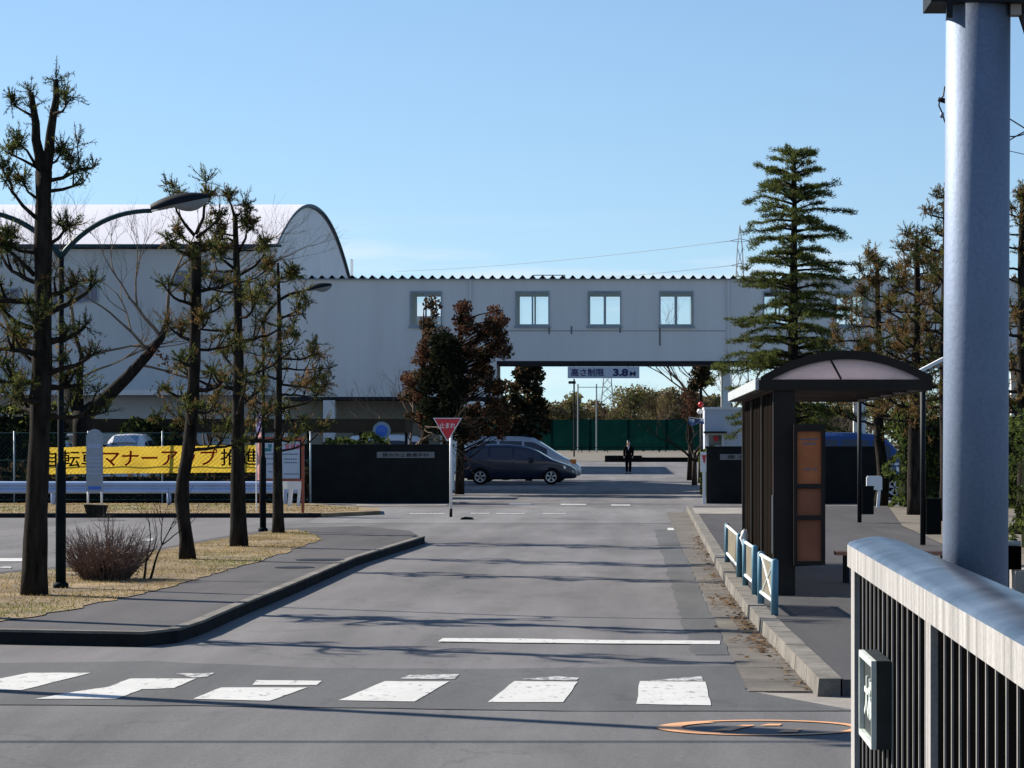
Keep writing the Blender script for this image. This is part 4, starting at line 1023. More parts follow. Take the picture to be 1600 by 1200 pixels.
# ================================================================== cars
def lerp(a, b, t): return a + (b - a) * t
def car(name, label, X, Y, rz, st, wid, paint, wheels, sidewin, shield, rear, group, rails=False, band=None, zoff=0, sg_='glass_dark'):
    t = local_thing(name, (X, Y, zoff), label, 'car', group, rz)
    st = [(x, zb, zl, zt, k * wid / 2) for x, zb, zl, zt, k in st]
    Htop = max(s[3] for s in st)
    def at(x):
        for a, b in zip(st, st[1:]):
            if a[0] <= x <= b[0]:
                u = (x - a[0]) / (b[0] - a[0]); return [lerp(p, q, u) for p, q in zip(a, b)]
        return list(st[-1])
    def topw(s):
        g = max(0, s[3] - s[2]); return s[4] * .985 - min(.24, g * .36)
    vs = []
    for s in st:
        x, zb, zl, zt, w_ = s; wt = topw(s); g = min(1, max(0, zt - zl) / .4)
        half = [(w_ * .88, zb), (w_ * .985, zb + .14 * (zl - zb)), (w_, zb + .55 * (zl - zb)), (w_ * .985, zl), (lerp(w_ * .985, wt, .9), zl + (zt - zl) * .85), (wt - .13 * min(1, w_), zt), (0, zt + .018)]
        ring = [(x, -a, b) for a, b in half] + [(x, a, b) for a, b in reversed(half[:-1])]
        vs += ring
    m_ = 13; mb = MB()
    fs = [(i * m_ + k, i * m_ + (k + 1) % m_, (i + 1) * m_ + (k + 1) % m_, (i + 1) * m_ + k) for i in range(len(st) - 1) for k in range(m_)]
    fs += [tuple(range(m_)), tuple((len(st) - 1) * m_ + k for k in range(m_))]
    body = mb.add(vs, fs).build('body', M[paint], t, True)
    def side(x, z, s_, off=.008):
        q = at(x); wt = topw(q); zz = q[2]; top = q[2] + (q[3] - q[2]) * .85
        u = min(1, max(0, (z - zz) / max(.01, top - zz))); return (x, s_ * (lerp(q[4] * .985, lerp(q[4] * .985, wt, .9), u) + off), z)
    for sg in (-1, 1):
        for a, b in sidewin:
            n_ = 8; vs = []
            for i in range(n_ + 1):
                x = lerp(a, b, i / n_); q = at(x); lo = q[2] + .03; hi = q[2] + (q[3] - q[2]) * .80
                hi = max(hi, lo + .005)
                vs += [side(x, lo, sg), side(x, lerp(lo, hi, .5), sg), side(x, hi, sg)]
            MB().add(vs, [(i * 3 + k, i * 3 + k + 1, i * 3 + k + 4, i * 3 + k + 3) for i in range(n_) for k in range(2)]).build('side_window', M['glass_dark'], t, True)
    def screen(a, b, nm, mt='glass_dark'):
        n_ = 6; vs = []
        for i in range(n_ + 1):
            x = lerp(a, b, i / n_); q = at(x); w_ = topw(q) - .14
            vs += [(x, -w_, q[3] + .012), (x, 0, q[3] + .03), (x, w_, q[3] + .012)]
        MB().add(vs, [(i * 3 + k, i * 3 + k + 1, i * 3 + k + 4, i * 3 + k + 3) for i in range(n_) for k in range(2)]).build(nm, M[mt], t, True)
    if shield: screen(*shield, 'windscreen', sg_)
    if rear: screen(*rear, 'rear_window')
    for wx in wheels:
        wr = .315; yy = at(wx)[4]
        for sg in (-1, 1):
            arch_ = MB(); n_ = 18; c = (wx, wr)
            a_ = [(wx + math.cos(PI * i / n_) * (wr + .055), wr + math.sin(PI * i / n_) * (wr + .055)) for i in range(n_ + 1)]
            arch_.prism(a_ + [(wx - wr - .055, .2), (wx + wr + .055, .2)], lambda p, q, d: (p, sg * d, q), yy - .04, yy + .004)
            arch_.build('wheel_arch', M['rubber'], t)
            ty = MB().tube([(wx, sg * (yy - .15), wr), (wx, sg * (yy - .14), wr), (wx, sg * (yy + .012), wr), (wx, sg * (yy + .02), wr)], [wr - .03, wr, wr, wr - .03], 24).build('wheel', M['rubber'], t, False)
            rm = MB(); yo = yy + .024
            for i in range(24):
                a0, a1 = 2 * PI * i / 24, 2 * PI * (i + 1) / 24
                P_ = lambda a, r, d: (wx + math.cos(a) * r, sg * (yo + d), wr + math.sin(a) * r)
                rm.add([P_(a0, .215, .004), P_(a1, .215, .004), P_(a1, .185, .0), P_(a0, .185, .0)], [(0, 1, 2, 3)])
            for i in range(5):
                a = 2 * PI * i / 5 + .3; d_ = .17
                rm.add([P_(a - .5, .03, .004), P_(a - .26, .19, .004), P_(a + .26, .19, .004), P_(a + .5, .03, .004)], [(0, 1, 2, 3)])
            rm.build('rim', M['alloy'], ty)
    x0, x1 = st[0][0], st[-1][0]
    for sg in (-1, 1):
        q = at(x0 + .12)
        MB().add([(x0 + .02 + dx, sg * (q[4] - .16 + dy), z) for dx, dy in ((0, 0), (.22, .175), (.05, .0)) for z in (q[2] - .12, min(q[3] - .1, q[2] + .22))], [(0, 2, 3, 1), (2, 4, 5, 3), (0, 1, 5, 4)]).build('tail_light', M['tail'], t)
        q = at(x1 - .28)
        MB().add([(x1 - .5, sg * (at(x1 - .5)[4] + .006), at(x1 - .5)[2] - .16), (x1 - .5, sg * (at(x1 - .5)[4] + .004), at(x1 - .5)[2] - .03), (x1 - .1, sg * (at(x1 - .1)[4] + .004), at(x1 - .1)[2] - .08), (x1 - .1, sg * (at(x1 - .1)[4] + .006), at(x1 - .1)[2] - .16)], [(0, 1, 2, 3)]).build('headlight', M['head'], t)
        xm = (shield[0] - .12) if shield else x1 - 1
        q = at(xm); MB().box(xm - .09, xm + .09, sg * (q[4] + .11) - .09, sg * (q[4] + .11) + .09, q[2] + .02, q[2] + .15).build('mirror', M[paint], t)
        sm = MB()
        for dx in [a for a, b in sidewin[1:]]:
            for i in range(6):
                z0, z1 = lerp(.3, at(dx)[2], i / 6), lerp(.3, at(dx)[2], (i + 1) / 6)
                a, b = side(dx - .04, z0, sg, .004), side(dx - .04, z1, sg, .004)
                q = at(dx); zc0 = q[4] * (.985 + .016 * min(1, (z0 - q[1]) / (q[2] - q[1]) * 2)) ; zc1 = q[4] * (.985 + .016)
                sm.add([(dx - .046, sg * (zc1 + .003), z0), (dx - .034, sg * (zc1 + .003), z0), (dx - .034, sg * (zc1 + .003), z1), (dx - .046, sg * (zc1 + .003), z1)], [(0, 1, 2, 3)])
        if sm.v: sm.build('door_seam', M['rubber'], t)
    if rails:
        for sg in (-1, 1): MB().tube([(st[4][0], sg * .55, Htop - .02), (st[4][0] + .15, sg * .55, Htop + .05), (st[6][0] + .2, sg * .55, Htop + .05), (st[6][0] + .45, sg * .55, Htop - .04)], .02, 6).build('roof_rail', M['steel_dark'], t)
    if band:
        for sg in (-1, 1):
            n_ = 10; vs = []
            for i in range(n_ + 1):
                x = lerp(x0 + .25, x1 - .35, i / n_); vs += [(x, sg * (at(x)[4] + .006), band[0]), (x, sg * (at(x)[4] + .006), band[1])]
            MB().add(vs, [(i * 2, i * 2 + 1, i * 2 + 3, i * 2 + 2) for i in range(n_)]).build('side_band', M['car_white'], t)
    return t
MPV = [(0, .42, .72, .74, .84), (.03, .34, .92, .98, .91), (.10, .28, .96, 1.16, .95), (.22, .25, .98, 1.36, .975), (.42, .22, .98, 1.50, .99), (.8, .2, .97, 1.555, 1), (1.3, .2, .955, 1.585, 1), (1.9, .2, .94, 1.585, 1), (2.4, .2, .93, 1.54, 1), (2.8, .2, .92, 1.44, 1), (3.15, .2, .91, 1.28, 1), (3.45, .2, .90, 1.10, .995), (3.65, .2, .89, .985, .985), (3.9, .21, .855, .90, .965), (4.15, .23, .79, .82, .93), (4.40, .24, .69, .72, .87), (4.54, .25, .60, .63, .78), (4.6, .29, .53, .55, .70)]
BOX = [(0, .45, .85, .9, .88), (.04, .36, 1.0, 1.3, .94), (.1, .3, 1.02, 1.65, .97), (.2, .26, 1.02, 1.84, .99), (.6, .24, 1.01, 1.89, 1), (1.4, .24, 1.0, 1.91, 1), (2.3, .24, 1.0, 1.90, 1), (2.85, .24, .99, 1.84, 1), (3.2, .24, .98, 1.62, 1), (3.6, .24, .97, 1.36, .99), (3.95, .24, .96, 1.13, .98), (4.15, .24, .92, 1.02, .965), (4.4, .26, .84, .92, .93), (4.64, .27, .74, .79, .88), (4.75, .28, .64, .68, .8), (4.8, .32, .58, .61, .74)]
KEI = [(0, .4, .85, .9, .9), (.03, .34, 1.0, 1.4, .95), (.09, .3, 1.02, 1.75, .98), (.25, .26, 1.02, 1.88, 1), (.9, .24, 1.0, 1.92, 1), (1.8, .24, 1.0, 1.92, 1), (2.45, .24, .99, 1.86, 1), (2.8, .24, .98, 1.6, 1), (3.05, .24, .97, 1.28, .99), (3.2, .25, .92, 1.02, .97), (3.34, .28, .75, .8, .9), (3.4, .36, .55, .6, .8)]
s_ = 39.6
CG = 'cars parked behind the left gate wall'
car('parked_car', 'dark navy people carrier parked side-on behind the stop sign', (718 - VX) / s_, 106.85, 0, MPV, 1.72, 'car_navy', (.82, 3.62), [(.5, 1.12), (1.22, 2.08), (2.16, 3.2)], (2.95, 3.62), None, CG)
car('parked_car', 'silver van with roof rails and an orange light behind the navy car', (727 - VX) / 37.5, 112.9, 0, BOX, 1.75, 'car_silver', (.85, 3.85), [(.5, 1.3), (1.42, 2.35), (2.45, 3.4)], (3.0, 4.0), None, CG, rails=True, sg_='screen_glass')
MB().box(4.35, 4.62, -.80, -.70, .78, .96).build('indicator', M['amber'], [o for o in bpy.data.objects if o.get('label', '').startswith('silver van')][0])
car('parked_car', 'white box van with its roof showing over the left gate wall', (540 - VX) / 46.6, 90.2, 0, KEI, 1.48, 'car_white', (.6, 2.85), [(.3, 1.2), (1.3, 2.1), (2.2, 2.75)], (2.45, 3.1), None, CG)
LG = 'cars parked behind the yellow banner'
car('parked_car', 'van with a pale blue sloping windscreen above the writing of the banner', (197 - VX) / 53.8, 80.6, -PI / 2, KEI, 1.5, 'car_white', (.6, 2.85), [(.3, 1.2), (1.3, 2.1), (2.2, 2.75)], (2.45, 3.12), None, LG, sg_='screen_glass')
car('parked_car', 'silver van half hidden behind the lamp post and tall tree', (100 - VX) / 53.8, 80.9, -PI / 2, KEI, 1.5, 'car_silver', (.6, 2.85), [(.3, 1.2), (1.3, 2.1), (2.2, 2.75)], (2.45, 3.12), None, LG, sg_='screen_glass')
car('parked_car', 'blue van with a white side band behind the right gate wall', 4.8, 79.5, 0, KEI, 1.5, 'car_blue', (.6, 2.85), [(.3, 1.2), (1.3, 2.1), (2.2, 2.75)], (2.45, 3.1), None, None, band=(.98, 1.05), zoff=.03)

# ================================================================== person
def skin(name, V, E, Rd, mat, parent, lev=2):
    me = bpy.data.meshes.new(name); me.from_pydata(V, E, []); o = bpy.data.objects.new(name, me); COL.objects.link(o)
    md = o.modifiers.new('skin', 'SKIN'); md.use_smooth_shade = True
    if not me.skin_vertices: me.attributes.new('skin', 'FLOAT', 'POINT')
    for i, r in enumerate(Rd):
        d = me.skin_vertices[0].data[i]; d.radius = (r, r) if not hasattr(r, '__len__') else r; d.use_root = (i == 0)
    sb = o.modifiers.new('sub', 'SUBSURF'); sb.levels = sb.render_levels = lev
    dg = bpy.context.evaluated_depsgraph_get(); nm = bpy.data.meshes.new_from_object(o.evaluated_get(dg))
    o.modifiers.clear(); o.data = nm; nm.materials.clear(); nm.materials.append(M[mat])
    if parent is not None: o.parent = parent
    return o
PYR = 140.0
t = local_thing('person', (-.27, PYR, 0), 'distant person in a black suit walking up the entrance road', 'person', None, 0)
V = [(0, 0, .95), (0, 0, 1.15), (0, .01, 1.36), (0, .0, 1.48), (0, -.01, 1.56), (0, -.02, 1.63), (0, -.01, 1.71),
     (.17, .01, 1.42), (.22, .02, 1.15), (.21, -.05, .92), (.21, -.07, .83), (-.17, .01, 1.42), (-.22, .02, 1.15), (-.21, -.02, .92), (-.21, -.03, .83),
     (.09, 0, .90), (.09, -.10, .50), (.08, -.06, .09), (.09, -.2, .04), (-.09, 0, .90), (-.085, .06, .50), (-.08, .2, .10), (-.09, .08, .04)]
E = [(0, 1), (1, 2), (2, 3), (3, 4), (4, 5), (5, 6), (2, 7), (7, 8), (8, 9), (9, 10), (2, 11), (11, 12), (12, 13), (13, 14), (0, 15), (15, 16), (16, 17), (17, 18), (0, 19), (19, 20), (20, 21), (21, 22)]
Rd = [.13, .13, .14, .055, .075, .09, .06, .06, .045, .035, .035, .06, .045, .035, .035, .085, .06, .04, .035, .085, .06, .04, .035]
body = skin('body', V, E, Rd, 'skin', t)
sel = [0, 1, 2, 7, 8, 9, 11, 12, 13]; mp_ = {v: i for i, v in enumerate(sel)}
skin('jacket', [V[i] if i else (0, 0, .86) for i in sel], [(mp_[a], mp_[b]) for a, b in E if a in mp_ and b in mp_], [.175, .16, .17, .085, .07, .055, .085, .07, .055], 'suit', t)
sel = [0, 15, 16, 17, 19, 20, 21]; mp_ = {v: i for i, v in enumerate(sel)}
skin('trousers', [V[i] for i in sel], [(mp_[a], mp_[b]) for a, b in E if a in mp_ and b in mp_], [.15, .11, .085, .065, .11, .085, .065], 'suit', t)
MB().add([(-.05, -.165, 1.44), (.05, -.165, 1.44), (0, -.19, 1.25)], [(0, 1, 2)]).build('shirt', M['shirt'], t)
vs = []; fs = []
for i in range(6):
    for k in range(12):
        a, e = 2 * PI * k / 12, (PI * .55) * i / 5
        vs.append((math.cos(a) * math.sin(e) * .095, .012 + math.sin(a) * math.sin(e) * .105 + (.02 if math.sin(a) > 0 else .015), 1.655 + math.cos(e) * .125))
fs = [(i * 12 + k, i * 12 + (k + 1) % 12, (i + 1) * 12 + (k + 1) % 12, (i + 1) * 12 + k) for i in range(5) for k in range(12)]
MB().add(vs, fs).build('hair', M['hair'], t, True)
for sx in (.09, -.09):
    yy = -.14 if sx > 0 else .14
    MB().box(sx - .045, sx + .045, yy - .14, yy + .1, 0, .075).build('shoe', M['black'], t)
# ================================================================== trees
def rv(r, up=0.0, sd=1.0):
    v = Vector((r.gauss(0, sd), r.gauss(0, sd), r.gauss(0, sd) + up)); return v.normalized() if v.length > 1e-6 else Vector((0, 0, 1))
def blade(b, p, d, L, wd, r, mi):
    s_ = d.cross(Vector((r.uniform(-1, 1), r.uniform(-1, 1), r.uniform(-1, 1))))
    s_ = s_.normalized() * wd if s_.length > 1e-6 else Vector((wd, 0, 0))
    b.add([p - s_, p + s_, p + d * L], [(0, 1, 2)], mi)
def tuft(b, tw, c, r, size, nt_, nb, mats, wd, twr=.005):
    core = r.choice(mats)
    for k in range(int(nb * 2.2)):                    # dense heart of the tuft
        v = rv(r); q = c + v * size * .42 * r.random() ** .5
        blade(b, q, (v * .5 + rv(r, .5)).normalized(), size * r.uniform(.12, .26), wd, r, core if r.random() < .6 else r.choice(mats))
    for i in range(nt_):
        d = rv(r, .7); L = size * r.uniform(.55, 1.15)
        tw.tube([c, c + d * L * .6, c + d * L + Vector((0, 0, L * .15))], [twr, twr * .7, twr * .3], 3, caps=False)
        mi = core if r.random() < .5 else r.choice(mats)
        for k in range(nb):
            t = r.uniform(.15, 1.02); q = c + d * L * t
            blade(b, q, (d * .7 + rv(r, .2)).normalized(), size * r.uniform(.12, .27), wd, r, mi)
def pruned_pine(X, Y, z0, top, label, seed, r0, limbs, zlo, reach, brown=.25, dens=1.0, fork=None, lean=(0, 0), group='pruned pines along the left island', bend=(), taper=.6, px=None, zhi=.97, twigs=0, tsz=.29):
    r = random.Random(seed)
    root = thing('pine_tree', (X, Y, z0), label, 'tree', group)
    h = top - z0; n = 16
    def tp(t):
        x = X + lean[0] * t + .02 * math.sin(t * 7 + seed) * h / 6; y = Y + lean[1] * t + .03 * math.sin(t * 5 + seed * 2) * h / 6
        for (bt, bx) in bend: x += bx * math.exp(-((t - bt) / .12) ** 2)
        return Vector((x, y, z0 + h * t))
    def tr(t): return r0 * (1.0 + .22 * max(0, 1 - t * 14)) * (1 - taper * t)
    tk = MB(); te = fork if fork else .97
    pts = []; rads = []
    for i in range(n + 1):
        t = te * i / n; pts.append(tp(t)); rads.append(tr(t) * r.uniform(.92, 1.09))
    pts[0].z -= .06
    tk.tube(pts, rads, 12)
    cr = Soup(); mats = [0] * 5 + [1] * 5 + [2] * int(10 * brown)
    wd = .0030 * Y / 28 + .0016
    def ends_of(q, d, rad, L):
        ends = [(q[-1], 1.0)]; sd = Vector((-d.y, d.x, 0))
        for j in range(r.choice([2, 2, 3, 3])):
            i = r.choice([2, 3, 4, 5]) if len(q) > 5 else len(q) - 2
            dd = (d * r.uniform(.1, .8) + sd * r.choice((-1, 1)) * r.uniform(.1, .7) + Vector((0, 0, r.uniform(.3, 1.0)))).normalized()
            l2 = L * r.uniform(.18, .38); b0 = q[i]; e = b0 + dd * l2 + Vector((0, 0, l2 * .3))
            tk.tube([b0, b0 + dd * l2 * .5, e], [rad * .5, rad * .4, rad * .25], 5); ends.append((e, .85))
        for e, k in ends:
            sz = max(.55, reach) * tsz * k * r.uniform(.5, 1.35)
            tuft(cr, tk, e, r, sz, int(r.choice([6, 8, 9, 11]) * dens + .5), int(22 * dens), mats, wd)
            if r.random() < .65: tuft(cr, tk, e - d * L * .15 - Vector((0, 0, .02)), r, sz * .7, 5, int(15 * dens), mats, wd)
    def limb(p, az, L, rise, rad):
        d = Vector((math.cos(az), math.sin(az), 0)); q = [p]
        m_ = 6; k1 = r.uniform(.0, .45) * rise; wob_ = r.uniform(-.3, .3)
        for i in range(1, m_ + 1):
            t = i / m_; sd = Vector((-d.y, d.x, 0)) * math.sin(t * 3) * wob_ * L * .4
            q.append(p + d * L * t + sd + Vector((0, 0, L * (k1 * t + .55 * rise * t ** 3) + r.uniform(-.025, .025) * L)))
        tk.tube(q, [rad * (1 - .6 * i / m_) for i in range(m_ + 1)], 6)
        ends_of(q, d, rad, L)
    for i in range(limbs):
        t = zlo + (zhi - zlo) * (i + r.uniform(-.3, .3)) / limbs
        if t > te: break
        u = (t - zlo) / (1 - zlo)
        L = reach * (1.0 if u < .55 else 1 - .75 * (u - .55) / .45) * r.uniform(.55, 1.1)
        limb(tp(t), i * 2.4 + r.uniform(-.5, .5), L, r.uniform(-.05, .7), tr(t) * r.uniform(.26, .42) + .004)
    for path in (px or ()):                           # limbs that stand out against the sky
        dy = r.uniform(-.25, .25); q = [W(a, b_, Y + dy * k / (len(path) - 1)) for k, (a, b_) in enumerate(path)]
        qq = []
        for a, b_ in zip(q, q[1:]): qq += [a, a.lerp(b_, .5)]
        qq.append(q[-1]); L = sum((b_ - a).length for a, b_ in zip(q, q[1:])); rad = .022 if L > .35 else .016
        tk.tube(qq, [rad * (1.15 - .7 * k / (len(qq) - 1)) for k in range(len(qq))], 6)
        d = (q[-1] - q[0]); d.z = 0; d = d.normalized() if d.length > .03 else Vector((1, 0, 0)); ends_of(qq, d, rad, L)
    for k in range(twigs):                            # fine dead twigs filling the crown
        t = r.uniform(zlo, .9); d = rv(r, .1); d.z *= .5; L = reach * r.uniform(.3, 1) * (1 - .5 * t)
        c = tp(t) + d * L; tuft(cr, tk, c, r, reach * .2, 4, int(12 * dens), [2, 2, 0, 1], wd)
    tops = [tp(te)] if not px else []
    if fork:
        for s_, dx, dz in ((-1, .105, .84), (1, .115, 1.0)):
            q = [tp(te - .03)]
            for i in range(1, 6):
                u = i / 5; q.append(tp(te) + Vector((s_ * dx * (u ** .6) + r.uniform(-.012, .012), .02 * i * s_, h * (1 - fork) * u * dz)))
            tk.tube(q, [.062 * (1 - .11 * i) for i in range(6)], 8)
            tops.append(q[-1]); tops.append(q[-2] + Vector((s_ * .03, 0, 0)))
            tuft(cr, tk, q[3], r, reach * .2, 4, int(14 * dens), mats, wd)
    for e in tops: tuft(cr, tk, e, r, max(.55, reach) * .30, 9, int(20 * dens), mats, wd)
    tk.build('trunk', M['bark'], root, True)
    cr.build('crown', [M['needle'], M['needle_dark'], M['needle_brown']], root)
    return root
def gp3(px, py, z=.125): x, y = G(px, py, z); return x, y
def topz(py, Y): return H - (py - VY) * Y / F
x, y = gp3(56, 930)
pruned_pine(x, y, .125, topz(122, y), 'tallest pruned pine with a forked top, beside the twin armed lamp', 11, .125, 15, .34, .72, .15, 1.0, fork=.82, lean=(.11, 0), taper=.42, zhi=.62,
    px=[[(68, 284), (98, 278), (124, 264), (146, 262)], [(66, 300), (98, 296), (130, 286)], [(66, 262), (88, 252), (96, 238)], [(58, 262), (36, 250), (14, 240)], [(58, 262), (42, 235), (30, 226)], [(56, 340), (36, 322), (20, 300), (14, 276)], [(60, 312), (44, 300), (36, 284)],
        [(84, 178), (98, 174), (106, 160)], [(52, 182), (34, 172), (18, 162)], [(72, 385), (92, 372), (106, 352)], [(54, 430), (24, 400), (2, 384)], [(56, 395), (30, 392), (6, 378)]])
x, y = gp3(294, 874)
pruned_pine(x, y, .125, topz(362, y), 'pruned pine with a leaning trunk, second from the left beside the bare shrub', 22, .098, 17, .34, .72, .3, 1.05, lean=(.10, .1), bend=((.2, -.1),), taper=.32,
    px=[[(304, 368), (290, 352), (276, 330), (270, 300)], [(306, 366), (318, 340), (320, 304), (322, 284)], [(306, 372), (332, 352), (344, 338)], [(300, 398), (280, 392), (262, 380)], [(302, 384), (286, 372), (278, 366)], [(320, 318), (326, 306)]])
x, y = gp3(374, 854)
pruned_pine(x, y, .125, topz(318, y), 'pruned pine with a straight thick trunk, third from the left', 35, .122, 19, .32, .84, .3, 1.05, lean=(-.05, 0), taper=.72,
    px=[[(368, 345), (362, 322), (357, 310)], [(370, 338), (378, 330), (386, 328)], [(370, 380), (356, 372), (340, 376)], [(372, 395), (384, 372), (386, 356)], [(374, 430), (398, 416), (412, 400), (414, 380)], [(366, 420), (346, 404), (338, 385)]])
x, y = gp3(435, 833)
pruned_pine(x, y, .125, topz(398, y), 'slimmest pruned pine, rightmost of the left row before the red framed board', 47, .10, 18, .30, .95, .3, 1.05, taper=.8,
    px=[[(434, 436), (450, 432), (458, 430)], [(434, 560), (470, 562), (498, 552)], [(434, 640), (480, 630), (506, 610)], [(434, 600), (480, 606), (500, 604)], [(434, 500), (460, 488), (478, 478)]])
pruned_pine(-6.95, 24.6, .1, 5.6, 'pruned pine cut off by the left edge of the view', 58, .12, 22, .36, .6, .2, .8)
RG = 'pruned pines in the bed on the right'
pruned_pine(6.05, 66.5, .13, topz(390, 66.5), 'pruned pine with rusty twigs and a thin bare top, behind the shelter roof', 61, .16, 34, .30, 1.15, 1.3, 1.1, group=RG, bend=((.1, .15),), taper=.75, twigs=70)
pruned_pine(6.0, 57.5, .13, topz(355, 57.5), 'dense rusty pruned pine just left of the big steel pole', 72, .15, 36, .30, 1.0, 1.2, 1.1, group=RG, lean=(.06, 0), taper=.7, twigs=70)
pruned_pine(6.15, 53.0, .13, topz(286, 53.0), 'tall pruned pine half hidden by the left side of the big steel pole', 83, .14, 34, .32, .8, .6, 1.0, group=RG, twigs=40)
pruned_pine(6.6, 45.5, .13, topz(278, 45.5), 'pruned pine showing right of the big steel pole', 94, .14, 34, .32, .75, .9, 1.0, group=RG, twigs=40)

def leafquad(b, p, s_, r, mi, flat=False):
    n = rv(r, .4 if not flat else 2); a = n.cross(rv(r)); a = a.normalized() * s_ if a.length > 1e-6 else Vector((s_, 0, 0)); c = n.cross(a).normalized() * s_ * .55
    b.add([p - a, p + c, p + a, p - c], [(0, 1, 2, 3)], mi)
def clumped(b, c, rad, n, size, r, mats, squash=.8):
    for i in range(n):
        v = rv(r); rr = rad * (r.random() ** .45)
        leafquad(b, Vector(c) + Vector((v.x * rr, v.y * rr, v.z * rr * squash)), size * r.uniform(.6, 1.3), r, r.choice(mats))
def branchy(b, p, d, L, rad, depth, r, spread=.6, up=.15, tips=None, n=2):
    q = [p]; k = 4; dd = d
    for i in range(k):
        dd = (dd + rv(r) * .16 + Vector((0, 0, up * .2))).normalized(); q.append(q[-1] + dd * L / k)
    b.tube(q, [rad * (1 - .45 * i / k) for i in range(k + 1)], 6 if rad > .03 else 4 if rad > .012 else 3, caps=False)
    if depth == 0:
        if tips is not None: tips.append(q[-1])
        return
    for i in range(n + (1 if r.random() < .45 else 0)):
        s_ = q[r.choice([2, 3, 4])] if i else q[-1]
        nd = (dd + rv(r) * spread + Vector((0, 0, up))).normalized()
        branchy(b, s_, nd, L * r.uniform(.62, .85), rad * .58, depth - 1, r, spread, up, tips, n)
def bare_tree(X, Y, z0, h, label, seed, rad, spread=.6, depth=5, group=None, mat='twig', lean=0):
    r = random.Random(seed); root = thing('bare_tree', (X, Y, z0), label, 'tree', group)
    tk = MB(); q = [Vector((X, Y, z0 - .05)), Vector((X + lean * .3, Y, z0 + h * .12)), Vector((X + lean, Y, z0 + h * .26))]
    tk.tube(q, [rad * 1.2, rad, rad * .85], 9)
    br = Soup()
    for i in range(4):
        a = i * 1.57 + r.uniform(-.4, .4)
        branchy(br, q[-1] - Vector((0, 0, h * .03 * i)), Vector((math.cos(a) * .7, math.sin(a) * .7, .8)).normalized(), h * .24, rad * .55, depth, r, spread, .12)
    tk.build('trunk', M['bark_pale'], root, True); br.build('crown', M[mat], root)
    return root
# big forked bare tree before the gymnasium
r = random.Random(5); Y = 78.0
def P2(px, py, dy=0): return W(px, py, Y + dy)
b0 = P2(130, 760); b0.z = 0
root = thing('bare_tree', (b0.x, Y, 0), 'big forked bare tree with a thick dark trunk before the gymnasium', 'tree')
tk = MB(); tk.tube([b0, P2(131, 700), P2(130, 665), P2(130, 642)], [.42, .33, .30, .30], 12)
tk.tube([P2(130, 650), P2(165, 622), P2(200, 588), P2(232, 553), P2(252, 528), P2(262, 500)], [.24, .20, .17, .14, .11, .09], 9)
tk.tube([P2(128, 650), P2(112, 618), P2(96, 592, 1), P2(60, 560, 2), P2(20, 530, 2)], [.22, .18, .14, .10, .07], 9)
tk.tube([P2(124, 632), P2(124, 590, -.5), P2(128, 555, -.5), P2(118, 525, -.5)], [.13, .10, .07, .05], 8)
tk.build('trunk', M['bark'], root, True)
br = Soup()
for (a, c, L, rad, dep) in (((252, 528), (215, 470), 1.5, .06, 6), ((262, 500), (262, 420), 1.45, .06, 6), ((255, 520), (330, 480), 1.8, .06, 6), ((128, 560), (200, 530), 1.5, .05, 5), ((118, 525), (95, 430), 1.6, .06, 6), ((20, 530), (-20, 450), 1.8, .06, 4), ((60, 560), (70, 480), 1.5, .05, 6), ((215, 570), (290, 575), 1.6, .045, 4), ((124, 590), (180, 560), 1.3, .04, 5), ((232, 553), (180, 480), 1.7, .05, 6), ((20, 530), (10, 600), 1.5, .05, 4)):
    p, q = P2(*a), P2(*c); branchy(br, p, (q - p).normalized(), L, rad, dep, r, .55, .1)
br.build('branches', M['twig'], root)
lv = Soup()
for (a, c) in (((240, 550), 0), ((258, 560), 0), ((250, 610), 2), ((46, 530), 0), ((120, 530), 0), ((262, 575), 1), ((98, 545), 2)):
    clumped(lv, P2(*a, -.4), .28, 26, .07, r, [c])
lv.build('last_leaves', [M['leaf_red'], M['leaf_brown'], M['needle_brown']], root)
bare_tree((20 - VX) / 52, 80, 0, 5.2, 'bare spreading tree at the left edge behind the wire fence', 15, .12, .65, 5)
bare_tree((345 - VX) / 50, 84, 0, 4.7, 'bare tree with fine twigs rising over the gymnasium eave', 16, .14, .55, 5)
bare_tree((640 - VX) / 49, 85.5, 0, 5.2, 'bare shrubby tree with twigs reaching left of the russet trees', 17, .09, .75, 5)

# russet trees and the evergreen between them
def crown_tree(name, label, X, Y, z0, clumps, seed, mats, names, size, per, rad, group=None, trunk_to=None, base_r=.16):
    r = random.Random(seed); root = thing(name, (X, Y, z0), label, 'tree', group)
    zt = max(c[2] for c in clumps); tk = MB()
    tk.tube([(X, Y, z0 - .05), (X + .04, Y, z0 + (zt - z0) * .35), (X - .03, Y, z0 + (zt - z0) * .7), (X, Y, z0 + (zt - z0) * .96)], [base_r, base_r * .75, base_r * .45, base_r * .1], 9)
    cr = Soup()
    for (cx_, cy_, cz_, cr_, mm) in clumps:
        p = Vector((X, Y, max(z0 + .8, cz_ - r.uniform(.3, .9) * max(.4, abs(cx_ - X))))); c = Vector((cx_, cy_, cz_))
        tk.tube([p, p.lerp(c, .5) + rv(r) * .08, c], [.035, .022, .010], 5)
        clumped(cr, c, cr_, int(per * (cr_ / rad) ** 2), size, r, mm)
    tk.build('trunk', M['bark'], root, True); cr.build('crown', [M[k] for k in names], root)
    return root
